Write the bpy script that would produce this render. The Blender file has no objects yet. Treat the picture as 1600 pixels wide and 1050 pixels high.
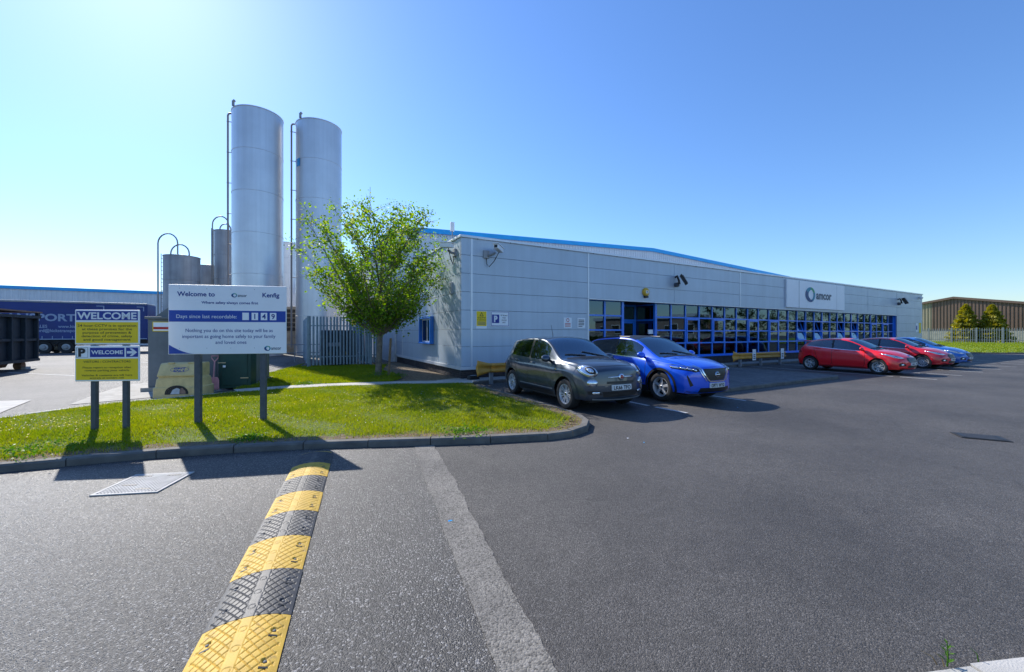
import bpy, bmesh, math, random
import numpy as np
from mathutils import Vector, Matrix
from mathutils.bvhtree import BVHTree

sc = bpy.context.scene
C = sc.collection
R = math.radians
random.seed(7)

# ------------------------------------------------------------------ camera, sky, sun, exposure
CAMH = 1.68
cam = bpy.data.cameras.new('camera')
cam.sensor_width = 36.0
cam.lens = 14.0
cam.shift_y = -0.0025
cam.clip_start = 0.05
cam.clip_end = 2000
cam_o = bpy.data.objects.new('camera', cam)
cam_o.location = (0, 0, CAMH)
cam_o.rotation_euler = (R(90), 0, 0)
C.objects.link(cam_o)
sc.camera = cam_o

SUN_EL = R(37.5)
SUN_AZ = math.atan2(-0.695, 0.719)          # from +Y towards +X
world = bpy.data.worlds.new('World')
sc.world = world
world.use_nodes = True
wn = world.node_tree
sky = wn.nodes.new('ShaderNodeTexSky')
sky.sky_type = 'NISHITA'
sky.sun_disc = False
sky.sun_elevation = SUN_EL
sky.sun_rotation = SUN_AZ
sky.air_density = 1.3
sky.dust_density = 0.26
sky.ozone_density = 9.0
hsv = wn.nodes.new('ShaderNodeHueSaturation')      # the camera's vivid colour rendering of the whole sky
hsv.inputs['Saturation'].default_value = 1.05
hsv.inputs['Hue'].default_value = 0.506
wn.links.new(sky.outputs[0], hsv.inputs['Color'])
wn.links.new(hsv.outputs[0], wn.nodes['Background'].inputs[0])
wn.nodes['Background'].inputs[1].default_value = 0.135

sl = bpy.data.lights.new('sun', 'SUN')
sl.energy = 4.4
sl.angle = R(0.53)
sl.color = (1.0, 0.95, 0.87)
so = bpy.data.objects.new('sun', sl)
ld = Vector((math.sin(-SUN_AZ) * math.cos(SUN_EL), -math.cos(SUN_AZ) * math.cos(SUN_EL), -math.sin(SUN_EL)))
so.rotation_euler = ld.to_track_quat('-Z', 'Y').to_euler()
so.location = (-20, 20, 30)
C.objects.link(so)
sc.view_settings.view_transform = 'Standard'
sc.view_settings.look = 'None'
sc.view_settings.exposure = 0.6
sc.view_settings.gamma = 1.0
sc.render.engine = 'CYCLES'
sc.cycles.max_bounces = 8
sc.cycles.transparent_max_bounces = 16
sc.cycles.caustics_reflective = False
sc.cycles.caustics_refractive = False

# ------------------------------------------------------------------ materials
MT = {}

def srgb(r, g, b):
    f = lambda c: ((c / 255 + 0.055) / 1.055) ** 2.4 if c > 10 else c / 255 / 12.92
    return (f(r), f(g), f(b))

def newmat(name):
    m = bpy.data.materials.new(name)
    m.use_nodes = True
    nt = m.node_tree
    b = nt.nodes['Principled BSDF']
    MT[name] = m
    return m, nt, b

def node(nt, t, **kw):
    n = nt.nodes.new(t)
    for k, v in kw.items():
        if k.startswith('i_'):
            n.inputs[k[2:].replace('_', ' ')].default_value = v
        else:
            setattr(n, k, v)
    return n

def ramp(nt, src, stops):
    n = nt.nodes.new('ShaderNodeValToRGB')
    e = n.color_ramp.elements
    while len(e) < len(stops):
        e.new(0.5)
    for el, (p, c) in zip(e, stops):
        el.position = p
        el.color = (*c, 1) if len(c) == 3 else c
    nt.links.new(src, n.inputs[0])
    return n

def mixc(nt, fac, a, b, mode='MIX'):
    n = nt.nodes.new('ShaderNodeMix')
    n.data_type = 'RGBA'
    n.blend_type = mode
    for s, v in ((n.inputs[0], fac), (n.inputs[6], a), (n.inputs[7], b)):
        if isinstance(v, (int, float)):
            s.default_value = v
        elif isinstance(v, tuple):
            s.default_value = (*v[:3], 1)
        else:
            nt.links.new(v, s)
    return n.outputs[2]

def wpos(nt):
    return nt.nodes.new('ShaderNodeNewGeometry').outputs['Position']

def noise(nt, vec, scale, detail=4, rough=0.55):
    n = node(nt, 'ShaderNodeTexNoise')
    n.inputs['Scale'].default_value = scale
    n.inputs['Detail'].default_value = detail
    n.inputs['Roughness'].default_value = rough
    nt.links.new(vec, n.inputs['Vector'])
    return n.outputs[0]

def bumpn(nt, h, strength, dist=0.01, b=None):
    n = nt.nodes.new('ShaderNodeBump')
    n.inputs['Strength'].default_value = strength
    n.inputs['Distance'].default_value = dist
    nt.links.new(h, n.inputs['Height'])
    if b is not None:
        nt.links.new(n.outputs[0], b.inputs['Normal'])
    return n

def pm(name, col, rough=0.6, metal=0.0, var=0.0, scale=4.0, bump=0.0, bscale=60.0, bdist=0.01, coat=0.0, spec=0.5, streak=0.0, dirt=None):
    """plain principled surface with soft colour variation, grain and optional vertical streaks"""
    m, nt, b = newmat(name)
    b.inputs['Base Color'].default_value = (*col, 1)
    b.inputs['Roughness'].default_value = rough
    b.inputs['Metallic'].default_value = metal
    b.inputs['Coat Weight'].default_value = coat
    b.inputs['Coat Roughness'].default_value = 0.04
    b.inputs['Specular IOR Level'].default_value = spec
    if var or bump or streak or dirt:
        p = wpos(nt)
        c = col
        if var:
            f = noise(nt, p, scale, 5)
            r = ramp(nt, f, [(0.3, tuple(x * (1 - var) for x in col)), (0.7, tuple(min(1, x * (1 + var)) for x in col))])
            c = r.outputs[0]
        if streak:
            mp = node(nt, 'ShaderNodeMapping')
            mp.inputs['Scale'].default_value = (5, 5, 0.12)
            nt.links.new(p, mp.inputs[0])
            f = noise(nt, mp.outputs[0], 1.0, 5)
            r = ramp(nt, f, [(0.42, (0, 0, 0)), (0.75, (1, 1, 1))])
            mul = node(nt, 'ShaderNodeMath', operation='MULTIPLY')
            nt.links.new(r.outputs[0], mul.inputs[0])
            mul.inputs[1].default_value = streak
            c = mixc(nt, mul.outputs[0], c, tuple(x * 0.45 for x in col))
        if dirt:
            f = noise(nt, p, dirt[1], 8, 0.65)
            r = ramp(nt, f, [(dirt[2], (0, 0, 0)), (dirt[2] + 0.15, (1, 1, 1))])
            c = mixc(nt, r.outputs[0], c, dirt[0])
        if not isinstance(c, tuple):
            nt.links.new(c, b.inputs['Base Color'])
        if bump:
            bumpn(nt, noise(nt, p, bscale, 4), bump, bdist, b)
    return m

def leafmat(name, cols, trans=0.45, rough=0.5, patches=0.0):
    m, nt, b = newmat(name)
    g = nt.nodes.new('ShaderNodeNewGeometry')
    n = len(cols)
    r = ramp(nt, g.outputs['Random Per Island'], [(i / max(1, n - 1), c) for i, c in enumerate(cols)])
    col = r.outputs[0]
    if patches:
        p = wpos(nt)
        r2 = ramp(nt, noise(nt, p, 0.9, 4, 0.6), [(0.35, (1 - patches, 1 - patches * .6, 1)), (0.65, (1 + patches * .5, 1 + patches * .25, 1))])
        col = mixc(nt, 1.0, col, r2.outputs[0], 'MULTIPLY')
    nt.links.new(col, b.inputs['Base Color'])
    b.inputs['Roughness'].default_value = rough
    b.inputs['Specular IOR Level'].default_value = 0.3
    t = nt.nodes.new('ShaderNodeBsdfTranslucent')
    hs = nt.nodes.new('ShaderNodeHueSaturation')
    hs.inputs['Saturation'].default_value = 1.15
    hs.inputs['Value'].default_value = 1.7
    hs.inputs['Hue'].default_value = 0.485
    nt.links.new(col, hs.inputs['Color'])
    nt.links.new(hs.outputs[0], t.inputs[0])
    mx = nt.nodes.new('ShaderNodeMixShader')
    mx.inputs[0].default_value = trans
    nt.links.new(b.outputs[0], mx.inputs[1])
    nt.links.new(t.outputs[0], mx.inputs[2])
    nt.links.new(mx.outputs[0], nt.nodes['Material Output'].inputs[0])
    return m

def glassmat(name, tint, ior=1.5, wav=0.0, gcol=(0.95, 0.97, 1.0)):
    m, nt, b = newmat(name)
    tr = nt.nodes.new('ShaderNodeBsdfTransparent')
    tr.inputs[0].default_value = (*tint, 1)
    gl = nt.nodes.new('ShaderNodeBsdfGlossy')
    gl.inputs['Roughness'].default_value = 0.0
    gl.inputs[0].default_value = (*gcol, 1)
    fr = nt.nodes.new('ShaderNodeFresnel')
    fr.inputs[0].default_value = ior
    if wav:
        bp = bumpn(nt, noise(nt, wpos(nt), 1.3, 2), wav, 0.05)
        nt.links.new(bp.outputs[0], gl.inputs['Normal'])
    mx = nt.nodes.new('ShaderNodeMixShader')
    nt.links.new(fr.outputs[0], mx.inputs[0])
    nt.links.new(tr.outputs[0], mx.inputs[1])
    nt.links.new(gl.outputs[0], mx.inputs[2])
    nt.links.new(mx.outputs[0], nt.nodes['Material Output'].inputs[0])
    return m

def asphalt(name, dark, chip, chipamt, stain, scale=95.0, rough=0.62, bump=0.5):
    m, nt, b = newmat(name)
    p = wpos(nt)
    v = node(nt, 'ShaderNodeTexVoronoi')
    v.inputs['Scale'].default_value = scale
    nt.links.new(p, v.inputs['Vector'])
    sep = nt.nodes.new('ShaderNodeSeparateColor')
    nt.links.new(v.outputs['Color'], sep.inputs[0])
    r = ramp(nt, sep.outputs[0], [(0.0, tuple(c * 0.55 for c in dark)), (0.35, dark), (1 - chipamt, tuple(c * 1.35 for c in dark)), (1.0, chip)])
    f = noise(nt, p, 0.45, 6, 0.6)
    r2 = ramp(nt, f, [(0.35, (0.70, 0.70, 0.71)), (0.65, (1.2, 1.19, 1.17))])
    c = mixc(nt, 1.0, r.outputs[0], r2.outputs[0], 'MULTIPLY')
    f2 = noise(nt, p, 7.0, 5, 0.6)
    r3 = ramp(nt, f2, [(0.3, (0.85, 0.85, 0.85)), (0.7, (1.12, 1.12, 1.12))])
    c = mixc(nt, 1.0, c, r3.outputs[0], 'MULTIPLY')
    f3 = noise(nt, p, 1.1, 7, 0.68)
    r4 = ramp(nt, f3, [(0.62, (0, 0, 0)), (0.78, (stain,) * 3)])
    c = mixc(nt, r4.outputs[0], c, tuple(x * 0.45 for x in dark))
    # hair cracks, only where a broad mask allows them
    wv = node(nt, 'ShaderNodeVectorMath', operation='MULTIPLY_ADD')
    nz = node(nt, 'ShaderNodeTexNoise'); nz.inputs['Scale'].default_value = 3.0; nz.inputs['Detail'].default_value = 5
    nt.links.new(p, nz.inputs['Vector'])
    nt.links.new(nz.outputs['Color'], wv.inputs[0]); wv.inputs[1].default_value = (.45, .45, .45); nt.links.new(p, wv.inputs[2])
    vc = node(nt, 'ShaderNodeTexVoronoi', feature='DISTANCE_TO_EDGE'); vc.inputs['Scale'].default_value = 0.42
    nt.links.new(wv.outputs[0], vc.inputs['Vector'])
    rc = ramp(nt, vc.outputs[0], [(0.0, (1, 1, 1)), (0.0045, (0, 0, 0))])
    mk = ramp(nt, noise(nt, p, 0.33, 3), [(0.52, (0, 0, 0)), (0.60, (.8, .8, .8))])
    ck = node(nt, 'ShaderNodeMath', operation='MULTIPLY')
    nt.links.new(rc.outputs[0], ck.inputs[0]); nt.links.new(mk.outputs[0], ck.inputs[1])
    c = mixc(nt, ck.outputs[0], c, tuple(x * 0.25 for x in dark))
    # round oil drips
    vo = node(nt, 'ShaderNodeTexVoronoi'); vo.inputs['Scale'].default_value = 0.9
    nt.links.new(wv.outputs[0], vo.inputs['Vector'])
    so_ = nt.nodes.new('ShaderNodeSeparateColor'); nt.links.new(vo.outputs['Color'], so_.inputs[0])
    ro_ = ramp(nt, vo.outputs['Distance'], [(0.03, (.55, .55, .55)), (0.14, (0, 0, 0))])
    mo_ = ramp(nt, so_.outputs[2], [(0.72, (0, 0, 0)), (0.76, (1, 1, 1))])
    od = node(nt, 'ShaderNodeMath', operation='MULTIPLY')
    nt.links.new(ro_.outputs[0], od.inputs[0]); nt.links.new(mo_.outputs[0], od.inputs[1])
    c = mixc(nt, od.outputs[0], c, tuple(x * 0.4 for x in dark))
    # dusty, drier patches
    dz = ramp(nt, noise(nt, p, 0.16, 4, 0.5), [(0.45, (0, 0, 0)), (0.7, (.45, .45, .45))])
    c = mixc(nt, dz.outputs[0], c, tuple(x * 1.55 for x in dark))
    nt.links.new(c, b.inputs['Base Color'])
    rr = ramp(nt, sep.outputs[1], [(0.0, (rough + 0.2,) * 3), (0.75, (rough,) * 3), (1.0, (rough - 0.22,) * 3)])
    nt.links.new(rr.outputs[0], b.inputs['Roughness'])
    b.inputs['Specular IOR Level'].default_value = 0.45
    n2 = noise(nt, p, scale * 1.6, 3)
    add = node(nt, 'ShaderNodeMath', operation='SUBTRACT')
    nt.links.new(n2, add.inputs[0])
    nt.links.new(v.outputs['Distance'], add.inputs[1])
    bumpn(nt, add.outputs[0], bump, 0.006, b)
    return m

asphalt('car_park_asphalt', (0.066, 0.061, 0.056), (0.165, 0.155, 0.145), 0.15, 0.8, 135.0, 0.66, 0.7)
asphalt('road_asphalt', (0.058, 0.055, 0.052), (0.32, 0.31, 0.30), 0.13, 0.65, 105.0, 0.48, 0.8)
asphalt('yard_asphalt', (0.105, 0.102, 0.098), (0.15, 0.145, 0.14), 0.15, 0.3, 120.0, 0.75, 0.25)
asphalt('seam_concrete', (0.175, 0.163, 0.143), (0.27, 0.25, 0.225), 0.15, 0.8, 90.0, 0.85, 0.7)
asphalt('gravel', (0.17, 0.17, 0.175), (0.42, 0.41, 0.4), 0.35, 0.2, 18.0, 0.85, 1.0)
pm('concrete', (0.36, 0.34, 0.30), 0.85, var=0.22, scale=2.5, bump=0.4, bscale=90, dirt=((0.13, 0.125, 0.11), 3.0, 0.58))
pm('kerb_concrete', (0.135, 0.126, 0.112), 0.85, var=0.25, scale=5, bump=0.5, bscale=120, dirt=((0.09, 0.088, 0.08), 6.0, 0.56))
pm('pale_concrete', (0.46, 0.44, 0.40), 0.85, var=0.2, scale=3, bump=0.4, bscale=100, dirt=((0.2, 0.19, 0.17), 5.0, 0.6))
pm('earth', (0.17, 0.125, 0.075), 0.95, var=0.4, scale=9, bump=0.8, bscale=70, bdist=0.03)
pm('lawn_soil', (0.12, 0.16, 0.022), 0.95, var=0.35, scale=6, bump=0.8, bscale=60, bdist=0.03)
pm('far_lawn', (0.17, 0.25, 0.02), 0.9, var=0.25, scale=1.2, bump=0.8, bscale=20, bdist=0.05)
pm('panel_silver', (0.50, 0.575, 0.65), 0.40, 0.15, var=0.05, scale=0.9, bump=0.10, bscale=2.2, bdist=0.03, streak=0.16)
pm('flashing', (0.74, 0.77, 0.80), 0.4, 0.3, var=0.06, scale=2, streak=0.12)
pm('joint_dark', (0.025, 0.028, 0.032), 0.8)
pm('sheet_white', (0.74, 0.76, 0.78), 0.5, 0.05, var=0.05, scale=1.0, streak=0.14)
pm('trim_blue', (0.0, 0.40, 0.85), 0.4, 0.0, var=0.08, scale=1.2, coat=0.1)
pm('frame_blue', (0.022, 0.21, 0.78), 0.35, 0.0, var=0.08, scale=4, coat=0.2)
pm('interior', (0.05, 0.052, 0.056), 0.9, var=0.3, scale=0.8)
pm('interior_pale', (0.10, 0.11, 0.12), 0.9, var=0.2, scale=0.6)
glassmat('window_glass', (0.16, 0.20, 0.22), 1.9, 0.012, (0.52, 0.78, 1.0))
glassmat('car_glass', (0.66, 0.74, 0.78), 2.1, 0.0, (0.72, 0.88, 1.0))
glassmat('windscreen_glass', (0.60, 0.70, 0.75), 3.0, 0.0, (0.70, 0.88, 1.0))
glassmat('hopper_glass', (0.2, 0.25, 0.3), 4.2, 0.0, (0.72, 0.88, 1.0))
glassmat('dark_glass', (0.08, 0.09, 0.10), 1.7)
glassmat('lamp_glass', (0.92, 0.94, 0.95), 1.4)
pm('brick_dark', (0.042, 0.034, 0.034), 0.8, var=0.4, scale=6, bump=0.5, bscale=120)
pm('brick_grey', (0.062, 0.05, 0.046), 0.8, var=0.35, scale=6, bump=0.5, bscale=120)
pm('mortar', (0.11, 0.10, 0.09), 0.9)
pm('steel_grey', (0.30, 0.32, 0.34), 0.5, 0.5, var=0.15, scale=5)
pm('post_grey', (0.085, 0.095, 0.11), 0.6, 0.1, var=0.15, scale=9)
pm('galvanised', (0.24, 0.26, 0.28), 0.5, 0.45, var=0.16, scale=7, streak=0.15)
pm('palisade', (0.23, 0.32, 0.40), 0.5, 0.3, var=0.14, scale=6, streak=0.15)
pm('silo_metal', (0.70, 0.71, 0.73), 0.36, 0.5, var=0.06, scale=0.7, streak=0.16, bump=0.1, bscale=0.8, bdist=0.05)
pm('silo_dull', (0.34, 0.36, 0.39), 0.55, 0.35, var=0.16, scale=0.9, streak=0.4)
pm('pipe_brown', (0.34, 0.30, 0.29), 0.6, 0.2)
pm('sign_white', (0.90, 0.91, 0.92), 0.45, var=0.03, scale=3, coat=0.1)
pm('sign_blue', (0.004, 0.055, 0.36), 0.45, var=0.05, scale=3)
pm('sign_navy', (0.006, 0.03, 0.28), 0.45)
pm('sign_yellow', (0.95, 0.66, 0.008), 0.5, var=0.05, scale=4)
pm('ink_black', (0.012, 0.012, 0.014), 0.5)
pm('ink_blue', (0.008, 0.045, 0.25), 0.5)
pm('ink_grey', (0.12, 0.14, 0.17), 0.5)
pm('ink_white', (0.78, 0.80, 0.83), 0.5)
pm('ink_red', (0.5, 0.02, 0.015), 0.5)
pm('logo_teal', (0.0, 0.24, 0.36), 0.45)
pm('logo_green', (0.03, 0.36, 0.16), 0.45)
pm('logo_navy', (0.006, 0.06, 0.20), 0.45)
pm('rubber_yellow', (0.62, 0.385, 0.045), 0.66, var=0.18, scale=9, bump=0.15, bscale=200, dirt=((0.26, 0.18, 0.07), 9.0, 0.56))
pm('rubber_black', (0.045, 0.046, 0.05), 0.55, var=0.25, scale=12, bump=0.15, bscale=200, dirt=((0.15, 0.145, 0.14), 8.0, 0.54))
pm('barrier_yellow', (0.60, 0.31, 0.05), 0.55, var=0.15, scale=5, dirt=((0.30, 0.16, 0.05), 6.0, 0.63))
pm('line_white', (0.50, 0.50, 0.49), 0.8, var=0.15, scale=20, dirt=((0.10, 0.10, 0.10), 24.0, 0.56))
pm('grit_yellow', (0.66, 0.50, 0.22), 0.6, var=0.14, scale=6, dirt=((0.36, 0.22, 0.07), 5.0, 0.62))
pm('salt_white', (0.55, 0.56, 0.57), 0.9, var=0.2, scale=12)
pm('kiosk_grey', (0.17, 0.185, 0.19), 0.7, var=0.16, scale=2.0, bump=0.2, bscale=80, streak=0.3)
pm('cabinet_green', (0.008, 0.052, 0.040), 0.5, var=0.15, scale=4)
pm('brass', (0.5, 0.42, 0.26), 0.45, 0.6)
pm('shovel_pink', (0.60, 0.26, 0.27), 0.55, var=0.1, scale=8)
pm('skip_navy', (0.020, 0.034, 0.048), 0.6, 0.1, var=0.25, scale=2.5, dirt=((0.06, 0.045, 0.035), 2.0, 0.66))
pm('rust', (0.30, 0.19, 0.14), 0.8, var=0.3, scale=5)
pm('curtain_blue', (0.004, 0.030, 0.20), 0.45, var=0.15, scale=0.8, bump=0.3, bscale=1.5, bdist=0.05)
pm('curtain_text', (0.33, 0.42, 0.58), 0.6)
pm('trailer_dark', (0.02, 0.02, 0.022), 0.7)
pm('tyre_rubber', (0.018, 0.018, 0.019), 0.75, var=0.2, scale=20)
pm('brown_sheet', (0.17, 0.108, 0.078), 0.6, 0.0, var=0.1, scale=0.5, streak=0.15)
pm('tan_sheet', (0.34, 0.29, 0.20), 0.6, var=0.08, scale=0.5, streak=0.15)
pm('bark', (0.17, 0.145, 0.115), 0.9, var=0.4, scale=9, bump=1.0, bscale=35, bdist=0.03)
pm('timber', (0.20, 0.14, 0.085), 0.85, var=0.25, scale=10)
pm('grate_metal', (0.42, 0.41, 0.39), 0.75, 0.0, var=0.2, scale=8)
pm('iron_dark', (0.035, 0.034, 0.034), 0.6, 0.3, var=0.3, scale=9)
pm('plastic_black', (0.012, 0.012, 0.013), 0.5, var=0.15, scale=10)
pm('plastic_grey', (0.36, 0.38, 0.40), 0.5)
pm('alarm_yellow', (0.70, 0.42, 0.03), 0.4)
pm('chrome', (0.62, 0.64, 0.66), 0.12, 1.0)
pm('alloy', (0.62, 0.63, 0.65), 0.3, 0.35)
pm('seat_cloth', (0.075, 0.08, 0.085), 0.9)
pm('grille_black', (0.008, 0.008, 0.009), 0.4)
pm('reflector', (0.75, 0.76, 0.78), 0.12, 0.85)
pm('plate_white', (0.72, 0.73, 0.72), 0.4)
pm('lamp_red', (0.35, 0.01, 0.012), 0.25, coat=0.5)
pm('paint_grey', (0.040, 0.056, 0.078), 0.34, 0.45, coat=1.0)
pm('paint_blue', (0.002, 0.10, 0.74), 0.30, 0.15, coat=1.0)
pm('paint_red', (0.85, 0.008, 0.016), 0.34, 0.0, coat=1.0)
pm('paint_crimson', (0.64, 0.008, 0.022), 0.34, 0.0, coat=1.0)
pm('paint_mid_blue', (0.008, 0.12, 0.46), 0.34, 0.1, coat=1.0)
leafmat('tree_leaf', [(0.055, 0.13, 0.015), (0.10, 0.21, 0.02), (0.15, 0.28, 0.028), (0.21, 0.34, 0.04), (0.21, 0.22, 0.07)], 0.58)
leafmat('conifer_leaf', [(0.17, 0.18, 0.02), (0.26, 0.25, 0.03), (0.36, 0.32, 0.05)], 0.4)
leafmat('hedge_leaf', [(0.02, 0.045, 0.010), (0.04, 0.075, 0.014), (0.07, 0.10, 0.02)], 0.3)
leafmat('grass_blade', [(0.13, 0.20, 0.008), (0.18, 0.25, 0.010), (0.22, 0.28, 0.012), (0.29, 0.29, 0.04)], 0.45, 0.55, 0.26)
leafmat('dry_grass', [(0.30, 0.21, 0.09), (0.38, 0.28, 0.13), (0.16, 0.17, 0.04)], 0.3, 0.7)
leafmat('weed_leaf', [(0.05, 0.14, 0.015), (0.09, 0.21, 0.02)], 0.4)
pm('flower_yellow', (0.62, 0.40, 0.005), 0.6)
pm('flower_white', (0.72, 0.72, 0.68), 0.6)

def paver_mat():
    m, nt, b = newmat('block_paving')
    p = wpos(nt)
    mp = node(nt, 'ShaderNodeMapping')
    mp.inputs['Rotation'].default_value = (0, 0, -R(29.08))
    nt.links.new(p, mp.inputs[0])
    br = node(nt, 'ShaderNodeTexBrick')
    br.inputs['Scale'].default_value = 1.0
    br.inputs['Brick Width'].default_value = 0.2
    br.inputs['Row Height'].default_value = 0.1
    br.inputs['Mortar Size'].default_value = 0.006
    br.inputs['Color1'].default_value = (0.105, 0.102, 0.10, 1)
    br.inputs['Color2'].default_value = (0.15, 0.145, 0.14, 1)
    br.inputs['Mortar'].default_value = (0.04, 0.04, 0.04, 1)
    nt.links.new(mp.outputs[0], br.inputs[0])
    f = noise(nt, p, 1.2, 5)
    r = ramp(nt, f, [(0.3, (0.8, 0.8, 0.8)), (0.7, (1.2, 1.2, 1.2))])
    nt.links.new(mixc(nt, 1.0, br.outputs[0], r.outputs[0], 'MULTIPLY'), b.inputs['Base Color'])
    b.inputs['Roughness'].default_value = 0.85
    bumpn(nt, br.outputs['Fac'], -0.6, 0.006, b)
paver_mat()

def rubble_mat():
    m, nt, b = newmat('rubble_stone')
    p = wpos(nt)
    v = node(nt, 'ShaderNodeTexVoronoi')
    v.inputs['Scale'].default_value = 3.0
    nt.links.new(p, v.inputs['Vector'])
    sep = nt.nodes.new('ShaderNodeSeparateColor')
    nt.links.new(v.outputs['Color'], sep.inputs[0])
    r = ramp(nt, sep.outputs[0], [(0, (0.16, 0.15, 0.14)), (1, (0.5, 0.48, 0.45))])
    nt.links.new(r.outputs[0], b.inputs['Base Color'])
    b.inputs['Roughness'].default_value = 0.9
rubble_mat()

def redbrick_mat():
    m, nt, b = newmat('red_brick')
    tc = node(nt, 'ShaderNodeTexCoord')
    br = node(nt, 'ShaderNodeTexBrick')
    br.inputs['Scale'].default_value = 1.0
    br.inputs['Brick Width'].default_value = 0.225
    br.inputs['Row Height'].default_value = 0.075
    br.inputs['Mortar Size'].default_value = 0.01
    br.inputs['Color1'].default_value = (0.20, 0.10, 0.07, 1)
    br.inputs['Color2'].default_value = (0.28, 0.15, 0.10, 1)
    br.inputs['Mortar'].default_value = (0.3, 0.27, 0.24, 1)
    nt.links.new(tc.outputs['Object'], br.inputs[0])
    nt.links.new(br.outputs[0], b.inputs['Base Color'])
    b.inputs['Roughness'].default_value = 0.9
redbrick_mat()

# ------------------------------------------------------------------ mesh helpers
class MB:
    def __init__(self):
        self.v = []
        self.f = []
        self.m = []
    def add(self, vs, fs, mi=0):
        o = len(self.v)
        self.v += [tuple(v) for v in vs]
        self.f += [tuple(i + o for i in f) for f in fs]
        self.m += [mi] * len(fs)
        return self
    def box(self, x0, x1, y0, y1, z0, z1, mi=0):
        vs = [(x, y, z) for z in (z0, z1) for y in (y0, y1) for x in (x0, x1)]
        return self.add(vs, [(0, 2, 3, 1), (4, 5, 7, 6), (0, 1, 5, 4), (2, 6, 7, 3), (0, 4, 6, 2), (1, 3, 7, 5)], mi)
    def prism(self, poly, a0, a1, axis='z', mi=0):
        n = len(poly)
        def P(u, v, a):
            return (u, v, a) if axis == 'z' else ((u, a, v) if axis == 'y' else (a, u, v))
        vs = [P(u, v, a0) for u, v in poly] + [P(u, v, a1) for u, v in poly]
        fs = [tuple(reversed(range(n))), tuple(range(n, 2 * n))] + [(i, (i + 1) % n, n + (i + 1) % n, n + i) for i in range(n)]
        return self.add(vs, fs, mi)
    def tube(self, path, r, n=8, mi=0, caps=True):
        P = [Vector(p) for p in path]
        rs = r if isinstance(r, (list, tuple)) else [r] * len(P)
        vs, fs = [], []
        up = None
        for i, p in enumerate(P):
            t = (P[min(i + 1, len(P) - 1)] - P[max(i - 1, 0)]).normalized()
            if up is None:
                up = Vector((0, 0, 1)) if abs(t.z) < 0.9 else Vector((1, 0, 0))
            a = t.cross(up)
            if a.length < 1e-4:
                a = t.orthogonal()
            a.normalize()
            b = a.cross(t).normalized()
            up = b
            for k in range(n):
                an = 2 * math.pi * k / n
                vs.append(p + (a * math.cos(an) + b * math.sin(an)) * rs[i])
        for i in range(len(P) - 1):
            for k in range(n):
                fs.append((i * n + k, i * n + (k + 1) % n, (i + 1) * n + (k + 1) % n, (i + 1) * n + k))
        if caps:
            fs.append(tuple(reversed(range(n))))
            fs.append(tuple(range((len(P) - 1) * n, len(P) * n)))
        return self.add(vs, fs, mi)
    def lathe(self, prof, n=32, c=(0, 0, 0), axis='z', mi=0, closed=False):
        vs, fs = [], []
        m = len(prof)
        for k in range(n):
            a = 2 * math.pi * k / n
            for r, h in prof:
                u, w = r * math.cos(a), r * math.sin(a)
                vs.append((c[0] + u, c[1] + w, c[2] + h) if axis == 'z' else (c[0] + u, c[1] + h, c[2] + w))
        for k in range(n):
            k2 = (k + 1) % n
            for j in range(m if closed else m - 1):
                j2 = (j + 1) % m
                f = (k * m + j, k2 * m + j, k2 * m + j2, k * m + j2)
                fs.append(f if axis == 'z' else f[::-1])
        return self.add(vs, fs, mi)
    def build(self, name, mats, parent=None, smooth=False, bevel=0.0, loc=None, rz=0.0):
        me = bpy.data.meshes.new(name)
        me.from_pydata(self.v, [], self.f)
        for mm in (mats if isinstance(mats, (list, tuple)) else [mats]):
            me.materials.append(MT[mm])
        if any(self.m):
            me.polygons.foreach_set('material_index', self.m)
        if smooth:
            me.shade_smooth()
            if smooth != 'full':
                me.set_sharp_from_angle(angle=R(smooth if smooth is not True else 35))
        me.update()
        return link(name, me, parent, loc, rz, bevel)

def link(name, me, parent=None, loc=None, rz=0.0, bevel=0.0):
    o = bpy.data.objects.new(name, me)
    C.objects.link(o)
    if parent:
        o.parent = parent
    if loc:
        o.location = loc
    o.rotation_euler.z = rz
    if bevel:
        b = o.modifiers.new('bevel', 'BEVEL')
        b.width = bevel
        b.segments = 2
        b.limit_method = 'ANGLE'
    return o

def box(name, mat, x0, x1, y0, y1, z0, z1, parent=None, bevel=0.0):
    return MB().box(x0, x1, y0, y1, z0, z1).build(name, mat, parent, bevel=bevel)

def thing(name, label, cat, loc=(0, 0, 0), rz=0.0, group=None):
    o = bpy.data.objects.new(name, None)
    o.empty_display_size = 0.2
    C.objects.link(o)
    o.location = loc
    o.rotation_euler.z = rz
    return tag(o, label, cat, group)

def tag(o, label, cat, group=None):
    o['label'] = label
    o['category'] = cat
    if group:
        o['group'] = group
    return o

def kind(o, k):
    o['kind'] = k
    return o

def np_mesh(name, verts, tris, mat, parent=None, k=None):
    """verts (n,3), faces (m,k) numpy arrays"""
    me = bpy.data.meshes.new(name)
    nf, c = tris.shape
    me.vertices.add(len(verts))
    me.vertices.foreach_set('co', verts.astype(np.float32).ravel())
    me.loops.add(nf * c)
    me.loops.foreach_set('vertex_index', tris.astype(np.int32).ravel())
    me.polygons.add(nf)
    me.polygons.foreach_set('loop_start', np.arange(0, nf * c, c, dtype=np.int32))
    me.materials.append(MT[mat])
    me.update(calc_edges=True)
    o = link(name, me, parent)
    if k:
        o['kind'] = k
    return o

def copy_tree(o, parent=None):
    c = o.copy()
    C.objects.link(c)
    c.parent = parent
    for ch in o.children:
        copy_tree(ch, c)
    return c

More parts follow.
